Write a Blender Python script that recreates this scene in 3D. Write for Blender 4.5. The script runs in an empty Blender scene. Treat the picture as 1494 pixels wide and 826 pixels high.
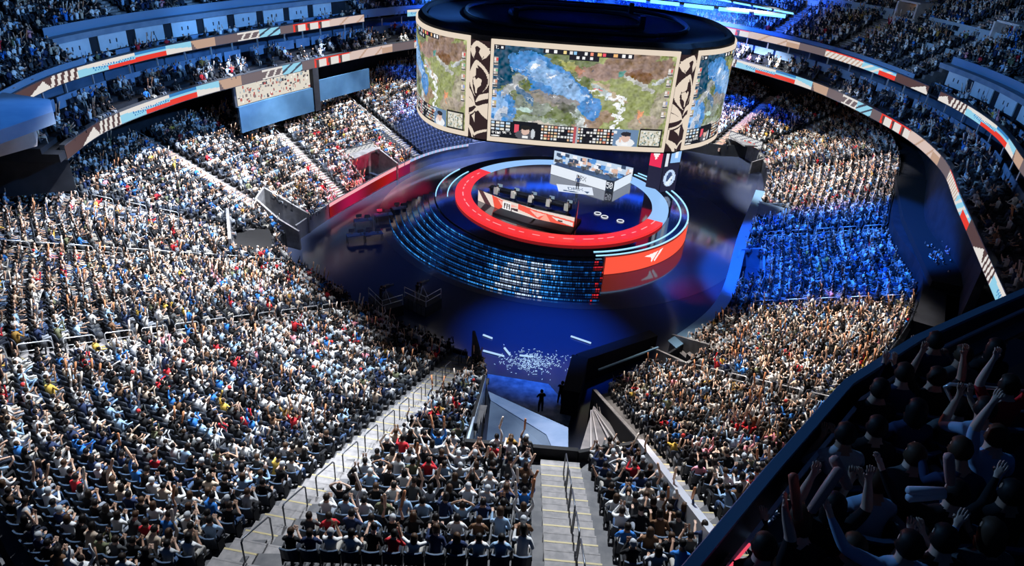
import bpy, bmesh, math, random
import numpy as np
from mathutils import Vector, Matrix
R = math.radians
PI = math.pi
random.seed(7); rng = np.random.default_rng(7)
sc = bpy.context.scene
col = sc.collection

# ---------------------------------------------------------------- camera
CH, CF, CPITCH, CROLL = 31.7, 1000.0, R(29.5), R(4.0)
fw = Vector((0, math.cos(CPITCH), -math.sin(CPITCH))); rt = Vector((1, 0, 0)); up = rt.cross(fw)
cR = math.cos(CROLL) * rt + math.sin(CROLL) * up
cU = -math.sin(CROLL) * rt + math.cos(CROLL) * up
cam_d = bpy.data.cameras.new('camera'); cam = bpy.data.objects.new('camera', cam_d); col.objects.link(cam)
cam_d.sensor_width = 36; cam_d.lens = CF * 36 / 1494; cam_d.clip_end = 500
m3 = Matrix((cR, cU, -fw)).transposed()
cam.matrix_world = Matrix.Translation((0, 0, CH)) @ m3.to_4x4()
sc.camera = cam
def at(x, y, z):
    d = fw * CF + cR * (x - 747) - cU * (y - 413)
    t = (z - CH) / d.z
    return Vector((d.x * t, d.y * t, z))
def proj(p):
    v = Vector(p) - Vector((0, 0, CH)); a = v.dot(fw)
    if a < .5: return (-9999, -9999)
    return (747 + CF * v.dot(cR) / a, 413 - CF * v.dot(cU) / a)

# ---------------------------------------------------------------- world, exposure, lights
sc.view_settings.view_transform = 'Standard'; sc.view_settings.look = 'None'
sc.view_settings.exposure = 0.0; sc.view_settings.gamma = 1.0; sc.view_settings.use_curve_mapping = False
w = bpy.data.worlds.new('arena_dark'); sc.world = w; w.use_nodes = True
w.node_tree.nodes['Background'].inputs[0].default_value = (.10, .30, 1, 1)
w.node_tree.nodes['Background'].inputs[1].default_value = .022
sc.cycles.max_bounces = 4; sc.cycles.diffuse_bounces = 2; sc.cycles.glossy_bounces = 3
sc.cycles.sample_clamp_indirect = 3.0
def spot(name, pos, tgt, color, watts, deg, blend=.6, size=.6):
    l = bpy.data.lights.new(name, 'SPOT'); l.energy = watts; l.color = color
    l.spot_size = R(deg); l.spot_blend = blend; l.shadow_soft_size = size
    o = bpy.data.objects.new(name, l); col.objects.link(o); o.location = pos
    o.rotation_euler = (Vector(tgt) - Vector(pos)).to_track_quat('-Z', 'Y').to_euler()
    return o
K = 1.0
WH, WM, BL, CY = (.86, .93, 1), (1, .90, .80), (.02, .13, 1), (.05, .30, 1)
AW = (.93, .96, 1)
for pos, tgt, e, deg, c in (
    ((-6, 88, 34), (-15, 92, 4), 95000, 44, AW), ((-15, 79, 34), (-23, 80, 4), 150000, 40, AW), ((-18, 70, 34), (-28, 70, 4.5), 170000, 38, AW), ((-19, 60, 34), (-30, 58, 5), 170000, 40, AW),
    ((-16, 49, 35), (-27, 46, 6), 150000, 44, AW), ((-10, 41, 36), (-20, 36, 7), 115000, 46, AW), ((-5, 36, 38), (-13, 26, 9), 90000, 46, WH), ((-8, 30, 40), (-16, 17, 12), 50000, 52, WH), ((0, 38, 38), (-5, 27, 8), 58000, 42, WH),
    ((4, 38, 40), (3, 17, 14), 105000, 34, WH), ((6, 46, 40), (11, 29, 8), 120000, 34, WM), ((10, 50, 38), (19, 38, 5), 125000, 36, WM), ((14, 54, 38), (25, 44, 4), 110000, 24, WM),
    ((20, 80, 27), (37, 82, 2), 130000, 44, (1, .95, .92)), ((17, 72, 28), (37, 73, 3), 75000, 26, (1, .95, .92)), ((17, 92, 27), (35, 100, 3), 120000, 42, AW), ((20, 94, 34), (27, 108, 4), 90000, 36, AW)):
    spot('audience_light', pos, tgt, c, e * K * .84, deg, .5)
spot('blue_wash', (12, 58, 36), (30, 59, 2), (.015, .16, 1), 230000 * K, 37, .2)
TB = (.16, .45, 1)
spot('blue_wash', (4, 52, 30), (-36, 60, 16), TB, 60000 * K, 50)
spot('blue_wash', (4, 62, 30), (-30, 84, 16), TB, 60000 * K, 42)
spot('blue_wash', (4, 56, 30), (38, 66, 16), TB, 36000 * K, 56)
spot('blue_wash', (-10, 80, 30), (-10, 93, 2), (.03, .2, 1), 110000 * K, 36)
spot('blue_wash', (8, 88, 26), (-4, 112, 17), (.01, .12, 1), 120000 * K, 80)
spot('blue_wash', (12, 88, 26), (24, 110, 19), (.01, .10, 1), 160000 * K, 80)
spot('floor_light', (4, 50, 30), (3, 47, 0), (.01, .14, 1), 95000 * K, 32, 1.0)
spot('floor_light', (18, 60, 30), (19, 58, 0), (.01, .14, 1), 14000 * K, 40, 1.0)
spot('floor_light', (-6, 60, 30), (-14, 60, 0), (.01, .12, 1), 5000 * K, 45, 1.0)
spot('stage_light', (0, 63, 11.5), (1.5, 69, 3), (.9, .95, 1), 5000 * K, 70)
spot('stage_light', (9, 68, 11.5), (8, 79, 3), (.85, .93, 1), 5000 * K, 80)
spot('upper_light', (6, 60, 32), (44, 92, 21), (.55, .75, 1), 17000 * K, 44)
spot('upper_light', (-6, 45, 32), (-38, 55, 21), (.55, .75, 1), 5000 * K, 44)
spot('near_light', (-9, 16, 32), (5, 6, 27), (.22, .50, 1), 4000 * K, 34, .6, .3)
spot('near_light', (0, 26, 27), (6, 6, 28), (1, .30, .22), 1600 * K, 34, .6, .3)
for i, (x, y) in enumerate(((-19, 70.5), (-16.4, 74.2), (-13.8, 78.2))):
    spot('red_wash', (x + 6, y - 3.5, 3.5), (x, y, .8), (1, .02, .09), 4500 * K, 62)
spot('red_wash', (15, 56, 4), (17, 57, 0), (1, .02, .03), 500 * K, 70)
spot('press_deck_fill', (-24, 52, 30), (-34, 42, 17), (.08, .35, 1), 16000 * K, 30)  # unseen blue spot added to brighten the press deck
spot('concourse_light', (38, 53, 12), (35, 52, 5), (1, .85, .7), 30000 * K, 45)

# ---------------------------------------------------------------- materials
MT = {}
def mat(name, c=(.5, .5, .5), rough=.6, metal=0, emit=None, es=1.0, spec=.5):
    if name in MT: return MT[name]
    m = bpy.data.materials.new(name); m.use_nodes = True; b = m.node_tree.nodes['Principled BSDF']
    b.inputs['Base Color'].default_value = (*c, 1); b.inputs['Roughness'].default_value = rough
    b.inputs['Metallic'].default_value = metal; b.inputs['Specular IOR Level'].default_value = spec
    if emit:
        b.inputs['Emission Color'].default_value = (*emit, 1); b.inputs['Emission Strength'].default_value = es
    MT[name] = m; return m
def noisy(name, c1, c2, scale=3, rough=.7, detail=4, spec=.3):
    m = mat(name, c1, rough, spec=spec); nt = m.node_tree; b = nt.nodes['Principled BSDF']
    n = nt.nodes.new('ShaderNodeTexNoise'); n.inputs['Scale'].default_value = scale; n.inputs['Detail'].default_value = detail
    tc = nt.nodes.new('ShaderNodeTexCoord'); nt.links.new(tc.outputs['Object'], n.inputs['Vector'])
    r = nt.nodes.new('ShaderNodeValToRGB'); r.color_ramp.elements[0].color = (*c1, 1); r.color_ramp.elements[1].color = (*c2, 1)
    r.color_ramp.elements[0].position = .35; r.color_ramp.elements[1].position = .65
    nt.links.new(n.outputs['Fac'], r.inputs['Fac']); nt.links.new(r.outputs['Color'], b.inputs['Base Color'])
    return m
def attr_mat(name, emit=0.0, rough=.8, spec=.2):
    m = mat(name, (.5, .5, .5), rough, spec=spec); nt = m.node_tree; b = nt.nodes['Principled BSDF']
    a = nt.nodes.new('ShaderNodeAttribute'); a.attribute_name = 'paint'
    if emit:
        b.inputs['Base Color'].default_value = (0, 0, 0, 1)
        nt.links.new(a.outputs['Color'], b.inputs['Emission Color']); b.inputs['Emission Strength'].default_value = emit
    else: nt.links.new(a.outputs['Color'], b.inputs['Base Color'])
    return m
def objcol_mat(name, rough=.85, ramp=None, scale=None):
    m = mat(name, (.5, .5, .5), rough, spec=.2); nt = m.node_tree; b = nt.nodes['Principled BSDF']
    oi = nt.nodes.new('ShaderNodeObjectInfo')
    if ramp is None: nt.links.new(oi.outputs['Color'], b.inputs['Base Color'])
    else:
        r = nt.nodes.new('ShaderNodeValToRGB'); e = r.color_ramp
        while len(e.elements) < len(ramp): e.elements.new(.5)
        for i, c in enumerate(ramp): e.elements[i].position = i / len(ramp); e.elements[i].color = (*c, 1)
        e.interpolation = 'CONSTANT'
        nt.links.new(oi.outputs['Random'], r.inputs['Fac']); nt.links.new(r.outputs['Color'], b.inputs['Base Color'])
    return m
CONC = noisy('concrete_steps', (.09, .09, .10), (.15, .145, .15), 2)
TREAD = noisy('stair_concrete', (.20, .19, .195), (.29, .27, .27), 4)
NOSE = mat('stair_nosing_paint', (.42, .34, .16), .6)
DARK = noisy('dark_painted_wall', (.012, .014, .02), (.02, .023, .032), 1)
BLACK = mat('black_drape', (.006, .006, .008), .9)
GREYW = noisy('grey_concrete_wall', (.15, .15, .16), (.24, .24, .25), 1.5)
BLUEW = noisy('pale_blue_panel', (.13, .22, .36), (.18, .28, .44), 1)
STEEL = mat('brushed_steel', (.72, .74, .78), .35, .6)
DSTEEL = mat('dark_steel', (.10, .11, .13), .4, .6)
RAILB = mat('rail_blue_metal', (.16, .30, .46), .35, .2)
SEATF = mat('seat_dark_fabric', (.022, .028, .042), .55)
SEATP = mat('seat_shell_lit_rim', (.05, .09, .16), .55, spec=.2)
SEATA = mat('seat_arm_plastic', (.012, .014, .02), .6, spec=.2)
GLASS = mat('suite_glass', (.35, .45, .55), .25, spec=.8)
SKIN = objcol_mat('skin', .6, [(.62, .40, .30), (.50, .31, .22), (.70, .47, .36), (.38, .22, .15)])
TOP = objcol_mat('top_fabric', .9)
PANTS = objcol_mat('trousers_fabric', .9, [(.02, .025, .04), (.05, .09, .18), (.20, .22, .26), (.012, .012, .015), (.35, .33, .30)])
SHOE = mat('shoe', (.5, .5, .5), .6)
HAIR = objcol_mat('hair', .55, [(.010, .008, .008), (.02, .013, .01), (.06, .032, .018), (.010, .008, .008)])
CAPM = mat('cap_fabric', (.45, .47, .5), .8)
STICK = objcol_mat('clapper_plastic', .4)
PAINT = attr_mat('clothing_and_skin', 0)
LED = attr_mat('led_picture', 1.0)
LEDR = attr_mat('ribbon_led', .95)

# ---------------------------------------------------------------- mesh helpers
def tag(o, label=None, cat=None, group=None, kind=None):
    if label: o['label'] = label
    if cat: o['category'] = cat
    if group: o['group'] = group
    if kind: o['kind'] = kind
    return o
class MB:
    def __init__(s): s.v = []; s.f = []; s.m = []
    def add(s, vs, fs, mi=0):
        b = len(s.v); s.v += [tuple(v) for v in vs]; s.f += [tuple(b + i for i in f) for f in fs]; s.m += [mi] * len(fs)
    def box(s, c, d, mi=0, rz=0, taper=1.0, rx=0):
        hx, hy, hz = d[0] / 2, d[1] / 2, d[2] / 2
        M = Matrix.Rotation(rz, 3, 'Z') @ Matrix.Rotation(rx, 3, 'X')
        vs = [Vector(c) + M @ Vector((sx * hx * (taper if sz > 0 else 1), sy * hy * (taper if sz > 0 else 1), sz * hz)) for sz in (-1, 1) for sy in (-1, 1) for sx in (-1, 1)]
        s.add(vs, [(0, 2, 3, 1), (4, 5, 7, 6), (0, 1, 5, 4), (2, 6, 7, 3), (0, 4, 6, 2), (1, 3, 7, 5)], mi); return s
    def tube(s, pts, r, n=6, mi=0, cap=True):
        pts = [Vector(p) for p in pts]; rings = []
        for i, p in enumerate(pts):
            d = (pts[min(i + 1, len(pts) - 1)] - pts[max(i - 1, 0)]).normalized()
            a = d.orthogonal().normalized() if i == 0 else (a - d * a.dot(d)).normalized()
            b = d.cross(a); rr = r[i] if isinstance(r, (list, tuple)) else r
            rings.append([p + (a * math.cos(2 * PI * k / n) + b * math.sin(2 * PI * k / n)) * rr for k in range(n)])
        vs = [v for q in rings for v in q]; fs = []
        for i in range(len(pts) - 1):
            for k in range(n):
                fs.append((i * n + k, i * n + (k + 1) % n, (i + 1) * n + (k + 1) % n, (i + 1) * n + k))
        if cap: fs += [tuple(range(n - 1, -1, -1)), tuple((len(pts) - 1) * n + k for k in range(n))]
        s.add(vs, fs, mi); return s
    def prism(s, poly, z0, z1, mi=0):
        n = len(poly); vs = [(p[0], p[1], z0) for p in poly] + [(p[0], p[1], z1) for p in poly]
        s.add(vs, [tuple(range(n - 1, -1, -1)), tuple(range(n, 2 * n))] + [(i, (i + 1) % n, n + (i + 1) % n, n + i) for i in range(n)], mi); return s
    def band(s, path, prof, mi=0, closed=False):
        """sweep a closed profile [(out, z)] along plan points with outward normals: path = [(x, y, nx, ny)]"""
        n = len(prof); base = []
        for (x, y, nx, ny) in path: base += [(x + nx * o, y + ny * o, z) for o, z in prof]
        L = len(path); fs = []
        for i in range(L if closed else L - 1):
            j = (i + 1) % L
            for k in range(n): fs.append((i * n + k, j * n + k, j * n + (k + 1) % n, i * n + (k + 1) % n))
        if not closed: fs += [tuple(range(n)), tuple((L - 1) * n + k for k in range(n - 1, -1, -1))]
        s.add(base, fs, mi); return s
    def sphere(s, c, r, nu=8, nv=6, mi=0):
        rx, ry, rz = r if isinstance(r, tuple) else (r, r, r); vs = []; fs = []
        for j in range(1, nv):
            for i in range(nu):
                a = 2 * PI * i / nu; b = PI * j / nv
                vs.append((c[0] + rx * math.cos(a) * math.sin(b), c[1] + ry * math.sin(a) * math.sin(b), c[2] + rz * math.cos(b)))
        vs += [(c[0], c[1], c[2] + rz), (c[0], c[1], c[2] - rz)]; T = len(vs) - 2
        for j in range(nv - 2):
            for i in range(nu): fs.append((j * nu + i, (j + 1) * nu + i, (j + 1) * nu + (i + 1) % nu, j * nu + (i + 1) % nu))
        for i in range(nu): fs += [(T, i, (i + 1) % nu), (T + 1, (nv - 2) * nu + (i + 1) % nu, (nv - 2) * nu + i)]
        s.add(vs, fs, mi); return s
    def mesh(s, name, mats, smooth=False):
        me = bpy.data.meshes.new(name); me.from_pydata(s.v, [], s.f)
        for m in (mats if isinstance(mats, (list, tuple)) else [mats]): me.materials.append(m)
        me.polygons.foreach_set('material_index', s.m)
        if smooth: me.polygons.foreach_set('use_smooth', [True] * len(s.f))
        me.update(); return me
    def build(s, name, mats, parent=None, smooth=False, loc=(0, 0, 0), rz=0):
        o = bpy.data.objects.new(name, s.mesh(name, mats, smooth)); col.objects.link(o)
        o.location = loc; o.rotation_euler = (0, 0, rz); o.parent = parent; return o
def empty(name, loc=(0, 0, 0), rz=0):
    o = bpy.data.objects.new(name, None); col.objects.link(o); o.location = loc; o.rotation_euler = (0, 0, rz)
    o.empty_display_size = .2; return o
def structure(o): o['kind'] = 'structure'; return o
def copy_tree(o, parent=None):
    c = o.copy(); col.objects.link(c); c.parent = parent
    for ch in o.children: copy_tree(ch, c)
    return c
def catmull(P, t, closed=False):
    n = len(P); i = int(math.floor(t)); f = t - i
    def g(k): return P[k % n] if closed else P[max(0, min(n - 1, k))]
    if not closed and i >= n - 1: i = n - 2; f = 1.0
    p0, p1, p2, p3 = g(i - 1), g(i), g(i + 1), g(i + 2)
    return .5 * ((2 * p1) + (p2 - p0) * f + (2 * p0 - 5 * p1 + 4 * p2 - p3) * f * f + (3 * p1 - p0 - 3 * p2 + p3) * f ** 3)
def inpoly(x, y, poly):
    c = False; n = len(poly); j = n - 1
    for i in range(n):
        xi, yi = poly[i]; xj, yj = poly[j]
        if (yi > y) != (yj > y) and x < (xj - xi) * (y - yi) / (yj - yi) + xi: c = not c
        j = i
    return c
FONT = {'A': '0E11111F111111', 'D': '1E11111111111E', 'R': '1E11111E141211', 'X': '11110A040A1111', 'T': '1F040404040404', '1': '040C040404040E',
 'p': '001E11111E1010', 'r': '00161910101010', 'i': '04000C0404040E', 'm': '001A1515151515', 'e': '000E111F10110E', 'g': '000F11110F010E', 'a': '000E010F11110F', 'n': '00161911111111',
 'S': '0F10100E01011E', 'E': '1F10101E10101F', 'L': '1010101010101F', 'O': '0E11111111110E', 'W': '1111111515150A', '0': '0E11131519110E', '2': '0E11010204081F', '5': '1F101E0101110E', '3': '1F02040201110E', 'W': '1111111515150A'}
def text(img, s, x, y, k, c, kx=None):
    kx = kx or k
    for ch in s:
        if ch in FONT:
            g = FONT[ch]
            for r in range(7):
                b = int(g[2 * r:2 * r + 2], 16)
                for q in range(5):
                    if b >> (4 - q) & 1: img[y + r * k:y + (r + 1) * k, x + q * kx:x + (q + 1) * kx] = c
        x += 6 * kx
def fillpoly(img, poly, c, alpha=1.0):
    H, W = img.shape[:2]; xs = [p[0] for p in poly]; ys = [p[1] for p in poly]
    x0, x1, y0, y1 = max(0, int(min(xs))), min(W, int(max(xs)) + 1), max(0, int(min(ys))), min(H, int(max(ys)) + 1)
    if x1 <= x0 or y1 <= y0: return
    X, Y = np.meshgrid(np.arange(x0, x1) + .5, np.arange(y0, y1) + .5); M = np.zeros(X.shape, bool); j = len(poly) - 1
    for i in range(len(poly)):
        xi, yi = poly[i]; xj, yj = poly[j]
        if yi != yj: M ^= ((yi > Y) != (yj > Y)) & (X < (xj - xi) * (Y - yi) / (yj - yi) + xi)
        j = i
    s = img[y0:y1, x0:x1]; s[M] = s[M] * (1 - alpha) + np.array(c) * alpha
def ellip(img, cx, cy, rx, ry, c, alpha=1.0, ang=0):
    fillpoly(img, [(cx + rx * math.cos(a) * math.cos(ang) - ry * math.sin(a) * math.sin(ang), cy + rx * math.cos(a) * math.sin(ang) + ry * math.sin(a) * math.cos(ang)) for a in np.linspace(0, 2 * PI, 25)[:-1]], c, alpha)
def led_grid(name, img, pos, m, parent=None):
    """a screen: one small face per pixel; pos(u, v) with v = 0 at the top"""
    H, W = img.shape[:2]
    V = np.array([pos(i / W, j / H) for j in range(H + 1) for i in range(W + 1)], dtype=np.float32)
    idx = (np.arange(H)[:, None] * (W + 1) + np.arange(W)[None, :]).ravel()
    F = np.stack([idx, idx + W + 1, idx + W + 2, idx + 1], 1)
    me = bpy.data.meshes.new(name); me.vertices.add(len(V)); me.vertices.foreach_set('co', V.ravel())
    me.loops.add(F.size); me.loops.foreach_set('vertex_index', F.ravel().astype(np.int32))
    me.polygons.add(len(F)); me.polygons.foreach_set('loop_start', (np.arange(len(F)) * 4).astype(np.int32))
    me.update(calc_edges=True)
    a = me.attributes.new('paint', 'FLOAT_COLOR', 'FACE')
    c = np.ones((H * W, 4), np.float32); c[:, :3] = np.clip(img.reshape(-1, 3), 0, None); a.data.foreach_set('color', c.ravel())
    me.materials.append(m)
    o = bpy.data.objects.new(name, me); col.objects.link(o); o.parent = parent; return o

# ---------------------------------------------------------------- plan of the lower bowl: stations (inner front row, outer top row)
ST = [('A8', 8, 101, 1.2, 3, 126, 8), ('A7', -5.8, 92, 1.2, -17.1, 111.2, 8), ('A6', -13.1, 84.8, 1.2, -24.9, 90.4, 8), ('A5', -19.4, 70.2, 1.2, -33.3, 81.3, 8),
 ('A4', -22.1, 61.7, 1.2, -38.7, 66.6, 8), ('A3', -22.9, 58.9, 1.2, -41.7, 51.1, 8.5), ('A2', -19.6, 53.8, 1.2, -34.2, 38.6, 9.5), ('A1', -12.4, 47.7, 1.2, -24.1, 23.6, 12),
 ('AB', -7.9, 44.5, 1.2, -13.4, 12.6, 13.5), ('B1', -3.0, 42.2, 1.2, -7.2, 12.2, 15), ('B2', 3.1, 41.2, 1.2, 2.2, 11.7, 16.3), ('B3', 6.3, 39.0, 1.2, 7.2, 13.2, 15.3), ('R1', 11.4, 42.6, 1.2, 16.2, 25.4, 11.3),
 ('R2', 18.9, 51.5, 1.2, 32.1, 47.4, 5.5), ('R3', 24.8, 66.5, 1.2, 35.9, 61.2, 5.5), ('R4', 32.6, 86.2, 1.2, 46.2, 82.5, 7), ('R5', 33.7, 97.5, 1.2, 48.5, 102.2, 7),
 ('R6', 28.6, 98.6, 1.2, 38.6, 108.3, 7), ('R7', 22.9, 100.6, 1.2, 32.9, 123.6, 7.5), ('A9', 14, 101.5, 1.2, 16, 127, 8)]
SN = [s[0] for s in ST]; IN = [Vector(s[1:4]) for s in ST]; OU = [Vector(s[4:7]) for s in ST]
#      rows and seat spacing of the block after each station
NR = {'A8': 24, 'A7': 24, 'A6': 22, 'A5': 24, 'A4': 25, 'A3': 27, 'A2': 29, 'A1': 31, 'AB': 31, 'B1': 27, 'B2': 27, 'B3': 24, 'R1': 20, 'R2': 17, 'R3': 18, 'R4': 19, 'R5': 19, 'R6': 20, 'R7': 24}
def bowl(t, u):
    a = catmull(IN, t); b = catmull(OU, t); return a + (b - a) * u
HOLES = {
 'tunnel': [(-2.2, 43.5), (-1.3, 34.5), (-1.4, 21.3), (3.2, 21.3), (6.8, 24.2), (6.1, 36.5), (10.5, 43.0), (8, 46)],
 'box': [(-27.0, 58.2), (-24.2, 60.2), (-21.5, 55.5), (-24.3, 51.9)],
 'va': [(-26.3, 65.6), (-21.2, 63.6), (-21.0, 59.8), (-23.2, 60.6), (-26.2, 63.0)],
 'vb': [(-21.2, 77.8), (-18.8, 82.2), (-15.0, 79.9), (-17.8, 74.0)],
 'v1': [(11.2, 44.5), (13.2, 46.5), (15.3, 42.4), (12.6, 39.4)],
 'v2': [(20.5, 57.0), (22.9, 63), (25.1, 62.7), (23.2, 55.8)],
 'v3': [(26.5, 71.4), (28.2, 75.8), (31.0, 73.8), (29.5, 68.7)],
 'v4': [(30.0, 99.6), (32.6, 99.9), (34.4, 93.4), (31.8, 91.5)]}
EMPTY = [(-18.8, 84.5), (-12.2, 98.3), (-4.0, 94.5), (-5.0, 88), (-12.6, 83.0), (-17, 84.0)]
def blocked(x, y): return any(inpoly(x, y, h) for h in HOLES.values())
NT = 10
mb = MB()
for k in range(len(ST) - 1):
    N = NR[SN[k]]
    for q in range(NT):
        t0, t1 = k + q / NT, k + (q + 1) / NT
        for r in range(N):
            a, b, c, d = bowl(t0, r / N), bowl(t1, r / N), bowl(t1, (r + 1) / N), bowl(t0, (r + 1) / N)
            m = (a + b + c + d) / 4
            if blocked(m.x, m.y): continue
            z = a.z; z1 = b.z; zl = bowl(t0, max(0, (r - 1)) / N).z if r else 0; zl1 = bowl(t1, max(0, (r - 1)) / N).z if r else 0
            mb.add([(a.x, a.y, z), (b.x, b.y, z1), (c.x, c.y, z1), (d.x, d.y, z), (a.x, a.y, zl), (b.x, b.y, zl1)], [(0, 1, 2, 3), (4, 5, 1, 0)])
structure(mb.build('floor_lower_bowl', CONC))
# event floor
MT['event_floor'] = mat('event_floor', (.05, .065, .12), .2, .2, spec=.7)
m = MT['event_floor']; nt = m.node_tree; n = nt.nodes.new('ShaderNodeTexNoise'); n.inputs['Scale'].default_value = .6
r_ = nt.nodes.new('ShaderNodeMapRange'); r_.inputs[3].default_value = .07; r_.inputs[4].default_value = .24
nt.links.new(n.outputs['Fac'], r_.inputs[0]); nt.links.new(r_.outputs[0], nt.nodes['Principled BSDF'].inputs['Roughness'])
mb = MB(); mb.add([(-60, -5, 0), (70, -5, 0), (70, 150, 0), (-60, 150, 0)], [(0, 1, 2, 3)]); structure(mb.build('floor', MT['event_floor']))

structure(MB().prism([(4.9 + 20.5 * math.cos(a), 72.6 + 20.5 * math.sin(a)) for a in np.linspace(0, 2 * PI, 97)[:-1]], .003, .02).build('floor_reflection_disc', mat('reflection_disc_gloss', (.16, .17, .22), .09, .5, spec=.6)))  # glossy disc added to hold the mirror image of the stage front
# dasher wall round the floor
path = []
for i in range(0, (len(ST) - 1) * 12 + 1):
    t = i / 12; p = catmull(IN, t); q = catmull(OU, t) - p; q.z = 0; q.normalize()
    path.append((p.x, p.y, q.x, q.y))
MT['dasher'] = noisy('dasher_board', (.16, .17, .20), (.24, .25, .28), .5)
def wall_run(name, t0, t1, z1, mtl, thick=.18):
    pp = [p for i, p in enumerate(path) if t0 * 12 <= i <= t1 * 12]
    structure(MB().band(pp, [(-.06, 0), (-.06, z1), (-thick - .06, z1), (-thick - .06, 0)]).build(name, mtl))
iB1, iR1 = SN.index('B1'), SN.index('R1')
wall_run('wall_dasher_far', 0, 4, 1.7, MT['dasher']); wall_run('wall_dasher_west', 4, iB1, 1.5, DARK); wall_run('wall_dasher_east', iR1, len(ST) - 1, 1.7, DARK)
structure(MB().band([p for i, p in enumerate(path) if iR1 * 12 + 3 <= i <= (iR1 + 2) * 12 + 8], [(-.1, 1.7), (-.1, 1.8), (-1.2, 1.8), (-1.2, 1.7)]).build('trim_ledge', RAILB))

# ---------------------------------------------------------------- stairs between the blocks
def stair(name, k, u0=0, u1=1, half=.62, mtl=TREAD, N=None):
    N = N or NR[SN[k]]; mb = MB()
    for s in range(int(u0 * N * 2), int(u1 * N * 2)):
        u = s / (2 * N); p = bowl(k, u); q = bowl(k, u + .5 / N); d = (q - p); d.z = 0
        nrm = Vector((-d.y, d.x, 0)).normalized()
        if blocked((p.x + q.x) / 2, (p.y + q.y) / 2): continue
        z = p.z + .03 + (0.0 if s % 2 == 0 else .02)
        a, b, c, e = p - nrm * half, p + nrm * half, q + nrm * half, q - nrm * half
        mb.add([(a.x, a.y, z), (b.x, b.y, z), (c.x, c.y, z), (e.x, e.y, z), (a.x, a.y, z - .5), (b.x, b.y, z - .5), (c.x, c.y, z - .5), (e.x, e.y, z - .5)],
               [(0, 1, 2, 3), (4, 5, 1, 0), (5, 6, 2, 1), (7, 4, 0, 3)])
        dd = d.normalized() * .06
        mb.add([(a.x, a.y, z + .006), (b.x, b.y, z + .006), (b.x + dd.x, b.y + dd.y, z + .006), (a.x + dd.x, a.y + dd.y, z + .006)], [(0, 1, 2, 3)], 1 if s % 2 == 0 else 0)
    structure(mb.build(name, [mtl, NOSE]))
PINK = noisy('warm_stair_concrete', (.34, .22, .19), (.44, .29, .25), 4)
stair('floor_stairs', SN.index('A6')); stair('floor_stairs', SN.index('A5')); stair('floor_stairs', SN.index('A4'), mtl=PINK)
stair('floor_stairs', SN.index('A3')); stair('floor_stairs', SN.index('A2')); stair('floor_stairs', SN.index('A1'), mtl=TREAD); stair('floor_stairs', iB1, half=.85)
stair('floor_stairs', SN.index('B2'), .68, 1, half=.8); stair('floor_stairs', SN.index('B3'), .50, 1, half=.7)
for s in ('R1', 'R2', 'R3', 'R4', 'R5'): stair('floor_stairs', SN.index(s))
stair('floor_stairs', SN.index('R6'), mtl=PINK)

# handrails on the stairs
hr_n = {}
def handrail(k, u, side, where, loopy=True, ln=1.5, h=.95):
    p = bowl(k, u); L = (bowl(k, 1) - bowl(k, 0)); L.z = 0; ll = L.length; d = L.normalized(); slope = (bowl(k, 1).z - bowl(k, 0).z) / ll
    nrm = Vector((-d.y, d.x, 0)); o = nrm * side; mb = MB()
    def pt(s, z): q = p + o + d * s; return (q.x - p.x, q.y - p.y, slope * s + z)
    mb.tube([pt(0, 0), pt(0, h * .9), pt(.1, h), pt(ln - .1, h), pt(ln, h * .9), pt(ln, 0)], .028, 6)
    if loopy: mb.tube([pt(0, h * .55), pt(ln, h * .55)], .022, 5)
    ob = mb.build('stair_handrail', STEEL if loopy else DSTEEL, smooth=True, loc=(p.x, p.y, p.z))
    hr_n[where] = hr_n.get(where, 0) + 1
    tag(ob, f"bent metal handrail on {where}, {ordinal(hr_n[where])} from the floor", 'handrail', 'handrails on the ' + where)
ORD = ['', 'first', 'second', 'third', 'fourth', 'fifth', 'sixth', 'seventh', 'eighth', 'ninth', 'tenth', 'eleventh', 'twelfth', 'thirteenth', 'fourteenth', 'fifteenth', 'sixteenth', 'seventeenth', 'eighteenth', 'nineteenth', 'twentieth']
def ordinal(n):
    if n <= 20: return ORD[n]
    t, u = divmod(n, 10); T = {2: 'twenty', 3: 'thirty', 4: 'forty', 5: 'fifty', 6: 'sixty', 7: 'seventy'}[t]
    return f"{T}-{ORD[u]}" if u else {'twenty': 'twentieth', 'thirty': 'thirtieth', 'forty': 'fortieth', 'fifty': 'fiftieth'}.get(T, T + 'th')
for u in np.arange(.03, .98, .075): handrail(SN.index('A1'), u, .1, 'stairs above the camera platform')
for u in np.arange(.03, .98, .075): handrail(iB1, u, .1, 'diagonal stairs', False)
for u in np.arange(.04, .98, .085): handrail(SN.index('A2'), u, .1, 'stairs above the black vomitory mouth')
for u in (.72, .78, .84, .90, .96): handrail(SN.index('B2'), u, .1, 'centre stairs', False)
for u in np.arange(.12, .98, .12): handrail(SN.index('R1'), u, .1, 'stairs above grey vomitory')
for u in np.arange(.14, .98, .17): handrail(SN.index('R2'), u, .1, 'stairs nearest the blue lit block')
for u in np.arange(.14, .98, .17): handrail(SN.index('R3'), u, .1, 'stairs inside the blue lit block')
for u in np.arange(.30, .98, .09): handrail(SN.index('A5'), u, .55, 'stairs below the party deck', ln=1.1)
for u in np.arange(.35, .98, .14): handrail(SN.index('A4'), u, .55, 'pink stairs')
for u in np.arange(.30, .98, .14): handrail(SN.index('A6'), u, .55, 'stairs beside the empty seats')
for u in np.arange(.40, .98, .12): handrail(SN.index('A3'), u, .1, 'stairs at the bend of the bowl')

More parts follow.
